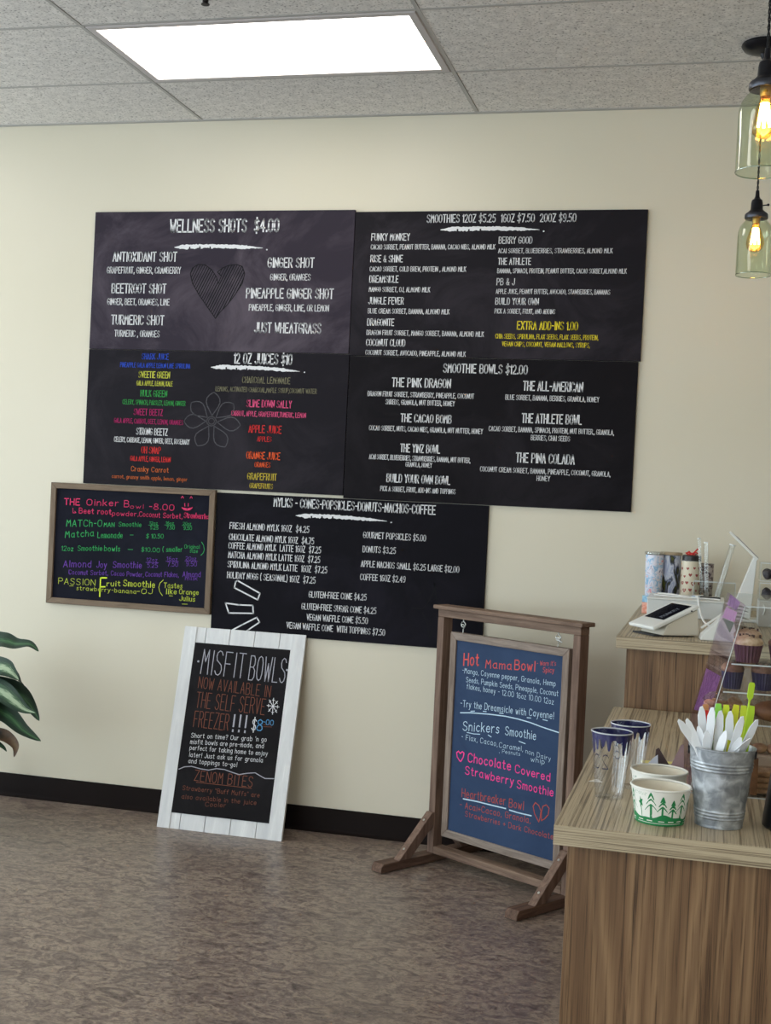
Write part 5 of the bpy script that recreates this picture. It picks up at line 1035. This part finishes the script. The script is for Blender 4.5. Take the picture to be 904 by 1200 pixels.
tumbler(2.093, -.165, 'silvery tumbler with a dark and olive marbled swirl and a flat bamboo lid', T3, .038, .0405, .205, 'flat', mat('bamboo', (176, 156, 128), .5))
HP = mat('cream_enamel', (214, 204, 182), .4)
t = tumbler(2.172, -.245, 'cream tumbler with red hearts, a black lid and a red bow', HP, .033, .036, .190, 'cap', mat('black_lid', (24, 20, 22), .4))
fn = on_cone(0, 0, .033, .036, .190, .0006); RH = mat('brick_red_print', (150, 62, 54), .5); m = MB(); random.seed(9)
for j in range(6):
    for i in range(9):
        a = i * 2 * PI / 9 + (j % 2) * .35 + random.uniform(-.08, .08); z = .022 + j * .028 + random.uniform(-.004, .004); s = random.uniform(.0045, .0085); q = .034
        m.add([fn(a + p[0] * s / q, z + p[1] * s) for p in ((0, -1.1), (1, .1), (.95, .7), (.5, 1), (0, .55), (-.5, 1), (-.95, .7), (-1, .1))], [range(8)])
m.build('heart_print', RH, t)['kind'] = 'stuff'
m = MB()
for s in (-1, 1): m.tube([(0, -.012, .215), (s * .012, -.014, .224), (s * .022, -.012, .220), (s * .012, -.012, .213), (0, -.012, .215)], [.003, .005, .004, .004, .003], 8)
m.tube([(0, -.010, .214), (.012, -.006, .226), (.022, -.004, .238)], .003, 8); m.sphere((0, -.013, .216), .006, 10); m.build('red_bow', mat('red_ribbon', (206, 40, 36), .4), t, smooth=60)
T5 = pattern('grey_script_print', [(.42, (82, 66, 74)), (.48, (176, 164, 162)), (.62, (190, 180, 176))], 46, (1, 1, 1.6))
tumbler(2.222, -.185, 'grey tumbler with a dark script print, half hidden behind the heart tumbler', T5, .031, .034, .180)
random.seed(11)
t = thing('printed_carton', 'narrow printed carton with blue top and coral base, left of the white box', 'carton', (2.0085, -.50, SU + .0005))
MB().box((0, 0, 0), (.020, .020, .040)).build('carton_base', pattern('coral_print', [(.4, (226, 140, 116)), (.6, (238, 190, 170))], 60), t, bevel=.001)
MB().box((0, 0, .0402), (.020, .020, .064)).build('carton_top', pattern('sky_print', [(.4, (96, 160, 206)), (.6, (166, 206, 228))], 60), t, bevel=.001)
# acrylic bin with clear tubes
TUB = clear('clear_tube', (248, 250, 250), .9, .10, .05)
t = thing('acrylic_bin', 'clear open acrylic bin holding clear tubes, behind the white box', 'bin', (2.185, -.33, SU + .0005))
bw, bd, bh = .150, .045, .118
for a, b in (((0, 0, 0), (bw, .003, bh)), ((0, bd, 0), (bw, bd + .003, bh)), ((0, .0032, 0), (.003, bd - .0002, bh)), ((bw - .003, .0032, 0), (bw, bd - .0002, bh))): MB().box(a, b).build('bin_wall', ACR, t)
MB().box((.0032, .0032, 0), (bw - .0032, bd - .0002, .003)).build('bin_floor', ACR, t)
m = MB(); m.bar((0, 0, bh), (bw, 0, bh), .0018, .0018); m.bar((0, 0, 0), (0, 0, bh), .0018, .0018, (0, 1, 0)); m.bar((bw, 0, 0), (bw, 0, bh), .0018, .0018, (0, 1, 0)); m.bar((0, bd + .003, bh), (bw, bd + .003, bh), .0018, .0018); m.build('bin_edges', EDG, t)
for p, q, r, lb in (((2.222, -.305, SU + .004), (2.196, -.305, 1.338), .0055, 'thin clear tube, leftmost of those in the acrylic bin'), ((2.236, -.300, SU + .004), (2.222, -.300, 1.325), .0075, 'clear tube standing nearly upright in the acrylic bin'), ((2.256, -.305, SU + .004), (2.318, -.305, 1.320), .010, 'wide clear tube leaning to the right in the acrylic bin')):
    o = thing('clear_tube', lb, 'tube', p); d = Vector(q) - Vector(p)
    MB().tube([(0, 0, 0), d], r, 16, cap=False).build('tube_wall', TUB, o, smooth=60)
    MB().tube([d * .985, d], r * 1.15, 16).build('tube_cap', mat('frosted_cap', (226, 230, 232), .3), o, smooth=60)
# tablet on a slanted stand
t = thing('tablet_stand', 'white tablet seen from its edge, tilted on a white slanted stand', 'tablet', (2.36, -.56, SU + .0005))
def tb(x, z): return (x - 2.36, z - SU - .0005)
a, b = tb(2.306, 1.372), tb(2.402, 1.282); dx, dz = b[0] - a[0], b[1] - a[1]; l = math.hypot(dx, dz); nx, nz = -dz / l * .009, dx / l * .009
MB().extrude([a, b, (b[0] - nx, b[1] - nz), (a[0] - nx, a[1] - nz)], 'y', -.06, .10).build('tablet_body', WH, t, bevel=.002)
k1 = lambda f, o: (a[0] + dx * f + nx * o, a[1] + dz * f + nz * o)
MB().extrude([k1(.2, .02), k1(.98, .02), k1(.98, .2), k1(.2, .2)], 'y', -.055, .095).build('tablet_screen', mat('grey_screen', (120, 122, 136), .2), t)
MB().extrude([tb(2.386, 1.285), tb(2.398, 1.278), tb(2.385, SU + .0105), tb(2.318, SU + .0105), tb(2.312, SU + .0105)][::-1], 'y', -.01, .06).build('slanted_leg', WH, t, bevel=.002)
MB().box((-.06, -.04, .0), (.05, .09, .010)).build('stand_foot', WH, t, bevel=.002)
# clear boxes of dark truffles
t = thing('drawer_riser', 'pale grey drawer riser with a metal latch, under the clear boxes of dark truffles', 'riser', (2.405, -.75, SU + .0005))
MB().box((0, 0, 0), (.18, .16, .085)).build('riser_body', mat('pale_grey_riser', (186, 184, 180), .5), t, bevel=.002)
MB().tube([(.016, -.004, .075), (.020, -.008, .060), (.016, -.006, .040)], .003, 8).build('latch', mat('zinc'), t, smooth=60)
CH = noisy('dark_truffle_skin', [(.3, (30, 26, 32)), (.6, (58, 50, 60)), (.75, (104, 96, 110))], (1, 1, 1), 70, 3, .45, bs=.6, bd=.003)
for lv, (z, lb) in enumerate(((SU + .0865, 'lower clear box of dark truffles on the drawer riser'), (SU + .1535, 'upper clear box of dark truffles, stacked on the other'))):
    t = thing('clear_box', lb, 'clear box', (2.405, -.75, z))
    bx_, by_, bz_ = .18, .16, .062
    for p, q in (((0, 0, .0), (bx_, .002, bz_ - .003)), ((0, by_ - .002, 0), (bx_, by_, bz_ - .003)), ((0, .0022, 0), (.002, by_ - .0022, bz_ - .003)), ((bx_ - .002, .0022, 0), (bx_, by_ - .0022, bz_ - .003))): MB().box(p, q).build('box_side', ACR, t)
    MB().box((.0022, .0022, 0), (bx_ - .0022, by_ - .0022, .002)).build('box_bottom', ACR, t)
    MB().box((0, 0, bz_ - .0025), (bx_, by_, bz_)).build('lid', ACR, t)
    m = MB(); m.bar((0, 0, .0012), (bx_, 0, .0012), .0016, .0022); m.bar((0, 0, bz_ - .001), (bx_, 0, bz_ - .001), .002, .003); m.bar((0, 0, 0), (0, 0, bz_), .0016, .0016, (0, 1, 0)); m.build('box_edges', EDG, t)
    first = None
    for i in range(5):
        for j in range(2):
            x = 2.405 + .0255 + .0325 * i; y = -.75 + .027 + .046 * j; 
            if first is None:
                first = MB().sphere((0, 0, .0205), .0185, 16, (1, 1, .9), .24).build('truffle', CH, None, smooth=80); o = first
            else: o = bpy.data.objects.new('truffle', first.data); COL.objects.link(o)
            o.location = (x, y, z + .0025 + .001 * (i % 2)); o.rotation_euler = (0, 0, random.uniform(0, 6)); s_ = random.uniform(.86, .98); o.scale = (s_, s_, s_ * 1.1)
            tag(o, 'dark lumpy truffle in the %s clear box' % ('lower' if lv == 0 else 'upper'), 'truffle', 'truffles in the %s clear box' % ('lower' if lv == 0 else 'upper'))
# paper napkins between bin and boxes
t = thing('napkin_stack', 'loose stack of white paper napkins left of the clear boxes', 'napkins', (2.335, -.80, SU + .0005), .2)
for k in range(7):
    m = MB(); n = 8
    vs = [(-.035 + .07 * i / n, -.03 + .06 * j, .012 * k + .0008 + .007 * math.sin(i / n * PI) + (.0016 if q else 0)) for q in (0, 1) for j in (0, 1) for i in range(n + 1)]
    f = []
    for i in range(n): f += [(i, i + 1, n + 2 + i, n + 1 + i)[::-1], (2 * n + 2 + i, 2 * n + 3 + i, 3 * n + 4 + i, 3 * n + 3 + i)]
    o = m.add(vs, f).build('napkin', mat('napkin_paper', (238, 236, 230), .8), t, smooth=60); o.rotation_euler = (0, 0, .15 * math.sin(k * 2.1))

# ------------------------------------------------------------------ potted plant, mostly outside the frame
t = thing('potted_plant', 'leafy green plant with pale variegated leaves at the left edge of the photo', 'plant', (-.74, -.58, 0))
MB().lathe([(.001, .002), (.105, .002), (.110, 0), (.112, .01), (.140, .255), (.148, .262), (.148, .28), (.136, .28), (.130, .25), (.001, .25)], 40).build('pot', mat('grey_glazed_pot', (150, 152, 154), .35), t, smooth=40)
MB().lathe([(.001, .262), (.131, .255)], 24).build('soil', noisy('potting_soil', [(.3, (40, 30, 24)), (.7, (78, 62, 50))], (1, 1, 1), 60, 4, .95, bs=.6, bd=.01), t)
def leaf_mat(name, dark, mid, pale, w0):
    m = mat(name, mid, .48, spec=.35); nt, N, L, b = nodes(m)
    uv = N.new('ShaderNodeUVMap'); sp_ = N.new('ShaderNodeSeparateXYZ'); L.new(uv.outputs[0], sp_.inputs[0])
    a = N.new('ShaderNodeMath'); a.operation = 'SUBTRACT'; L.new(sp_.outputs[0], a.inputs[0]); a.inputs[1].default_value = .5
    ab = N.new('ShaderNodeMath'); ab.operation = 'ABSOLUTE'; L.new(a.outputs[0], ab.inputs[0])
    mp = N.new('ShaderNodeMapping'); L.new(uv.outputs[0], mp.inputs[0]); mp.inputs['Scale'].default_value = (7, 3, 1); mp.inputs['Rotation'].default_value = (0, 0, .5)
    nf = noise(nt, mp.outputs[0], 2.2, 4, .6, .6)
    ad = N.new('ShaderNodeMath'); ad.operation = 'MULTIPLY_ADD'; L.new(nf, ad.inputs[0]); ad.inputs[1].default_value = .55; L.new(ab.outputs[0], ad.inputs[2])
    L.new(ramp(nt, ad.outputs[0], [(w0, pale), (w0 + .10, mid), (w0 + .24, dark)]), b.inputs['Base Color'])
    return m
LV = [leaf_mat('variegated_leaf', (28, 52, 38), (70, 98, 70), (158, 176, 146), .36), leaf_mat('dark_green_leaf', (26, 48, 34), (40, 74, 48), (70, 106, 70), .28), leaf_mat('mid_green_leaf', (30, 66, 40), (56, 96, 58), (96, 134, 86), .30), noisy('dried_brown_leaf', [(.35, (52, 44, 30)), (.55, (86, 62, 42)), (.7, (104, 84, 56))], (1, 1, 1), 24, 4, .6)]
PB = Vector((-.74, -.58, 0))
def leaf(ctrl, width, mi, up=(0, -.5, 1), fold=.25, stem=True, shape=1.0):
    # ctrl: world points along the midrib from base to tip
    pts = [Vector(p) - PB for p in ctrl]; q = []
    for i in range(len(pts) - 1):
        p0, p1, p2, p3 = pts[max(i - 1, 0)], pts[i], pts[i + 1], pts[min(i + 2, len(pts) - 1)]
        for k in range(6):
            s = k / 6; q.append(.5 * ((2 * p1) + (p2 - p0) * s + (2 * p0 - 5 * p1 + 4 * p2 - p3) * s * s + (-p0 + 3 * p1 - 3 * p2 + p3) * s ** 3))
    q.append(pts[-1]); n = len(q) - 1; vs = []; uvs = []; fs = []; K = 6; upv = Vector(up).normalized()
    for i, p in enumerate(q):
        s = i / n; tdir = (q[min(i + 1, n)] - q[max(i - 1, 0)]).normalized(); x = tdir.cross(upv).normalized(); y = x.cross(tdir)
        wd = width * (math.sin(PI * min(1, s * .93 + .07) ** (.62 * shape)) ** .85) * .5 + .0006
        for k in range(K + 1):
            f = k / K * 2 - 1; vs.append(p + x * wd * f + y * (wd * fold * (f * f) + .05 * wd * math.sin(s * 22 + 3 * f) * abs(f))); uvs.append((k / K, s))
    for i in range(n):
        for k in range(K): fs.append((i * (K + 1) + k, i * (K + 1) + k + 1, (i + 1) * (K + 1) + k + 1, (i + 1) * (K + 1) + k))
    mb = MB().add(vs, fs); o = mb.build('leaf', LV[mi], t, smooth=80)
    ul = o.data.uv_layers.new(name='UVMap')
    for lp in o.data.loops: ul.data[lp.index].uv = uvs[lp.vertex_index]
    if stem:
        b = pts[0]; MB().tube([(b.x * .12, b.y * .12, .25), (b.x * .45, b.y * .45, .25 + (b.z - .25) * .6), b, pts[0] + (pts[1] - pts[0]) * .3], [.006, .005, .0035, .002], 8).build('stem', mat('leaf_stem', (104, 130, 84), .5), o, smooth=60)
y = -.60
leaf([(-.66, y, .66), (-.57, y, .765), (-.50, y - .01, .785), (-.44, y - .01, .775), (-.375, y - .01, .778), (-.335, y - .01, .752)], .085, 1, (.1, -.8, .7), .15, shape=.72)
leaf([(-.66, y, .60), (-.57, y - .03, .675), (-.47, y - .05, .682), (-.425, y - .06, .668), (-.388, y - .06, .640)], .085, 0, (.0, -.9, .6), .15, shape=1.15)
leaf([(-.68, y - .02, .55), (-.57, y - .05, .600), (-.46, y - .07, .592), (-.39, y - .08, .556), (-.345, y - .08, .530), (-.298, y - .08, .520)], .095, 0, (.0, -.9, .6), .12, shape=.8)
leaf([(-.66, y + .03, .56), (-.56, y + .02, .585), (-.45, y + .02, .575), (-.385, y + .02, .535), (-.335, y + .02, .470)], .10, 1, (.2, -.9, .5), .15)
leaf([(-.62, y, .50), (-.53, y - .03, .515), (-.44, y - .04, .490), (-.36, y - .05, .438), (-.285, y - .05, .405)], .080, 1, (.1, -.75, .7), .2, shape=1.1)
leaf([(-.62, y + .03, .48), (-.50, y + .02, .500), (-.40, y + .02, .43), (-.335, y + .02, .40)], .06, 2, (.1, -.8, .6), .2)
leaf([(-.64, y - .05, .56), (-.56, y - .09, .555), (-.505, y - .10, .50), (-.480, y - .10, .43), (-.50, y - .10, .385)], .11, 0, (.5, -.8, .3), .1)
leaf([(-.62, y - .02, .40), (-.50, y - .05, .412), (-.44, y - .05, .408), (-.395, y - .05, .375), (-.40, y - .05, .330)], .055, 3, (.1, -.8, .6), .3)
leaf([(-.62, y - .02, .37), (-.53, y - .03, .385), (-.47, y - .03, .365), (-.445, y - .03, .345)], .025, 1, (.1, -.6, .8), .3)
random.seed(21)
for k in range(13):
    a = PI * .25 + k * 1.45 / 13 * PI + random.uniform(-.1, .1); hh = random.uniform(.45, .85); L_ = random.uniform(.20, .30)
    if a > 2 * PI * .86: continue
    d = Vector((math.cos(a), math.sin(a) * .9, 0)); c0 = PB + d * .07 + Vector((0, 0, hh * .75))
    if PB.y + d.y * (.07 + L_) > -.05: L_ = .16
    leaf([c0, c0 + d * L_ * .35 + Vector((0, 0, .08)), c0 + d * L_ * .75 + Vector((0, 0, .06)), c0 + d * L_ + Vector((0, 0, -.03))], random.uniform(.08, .11), k % 3, (0, 0, 1), .2)
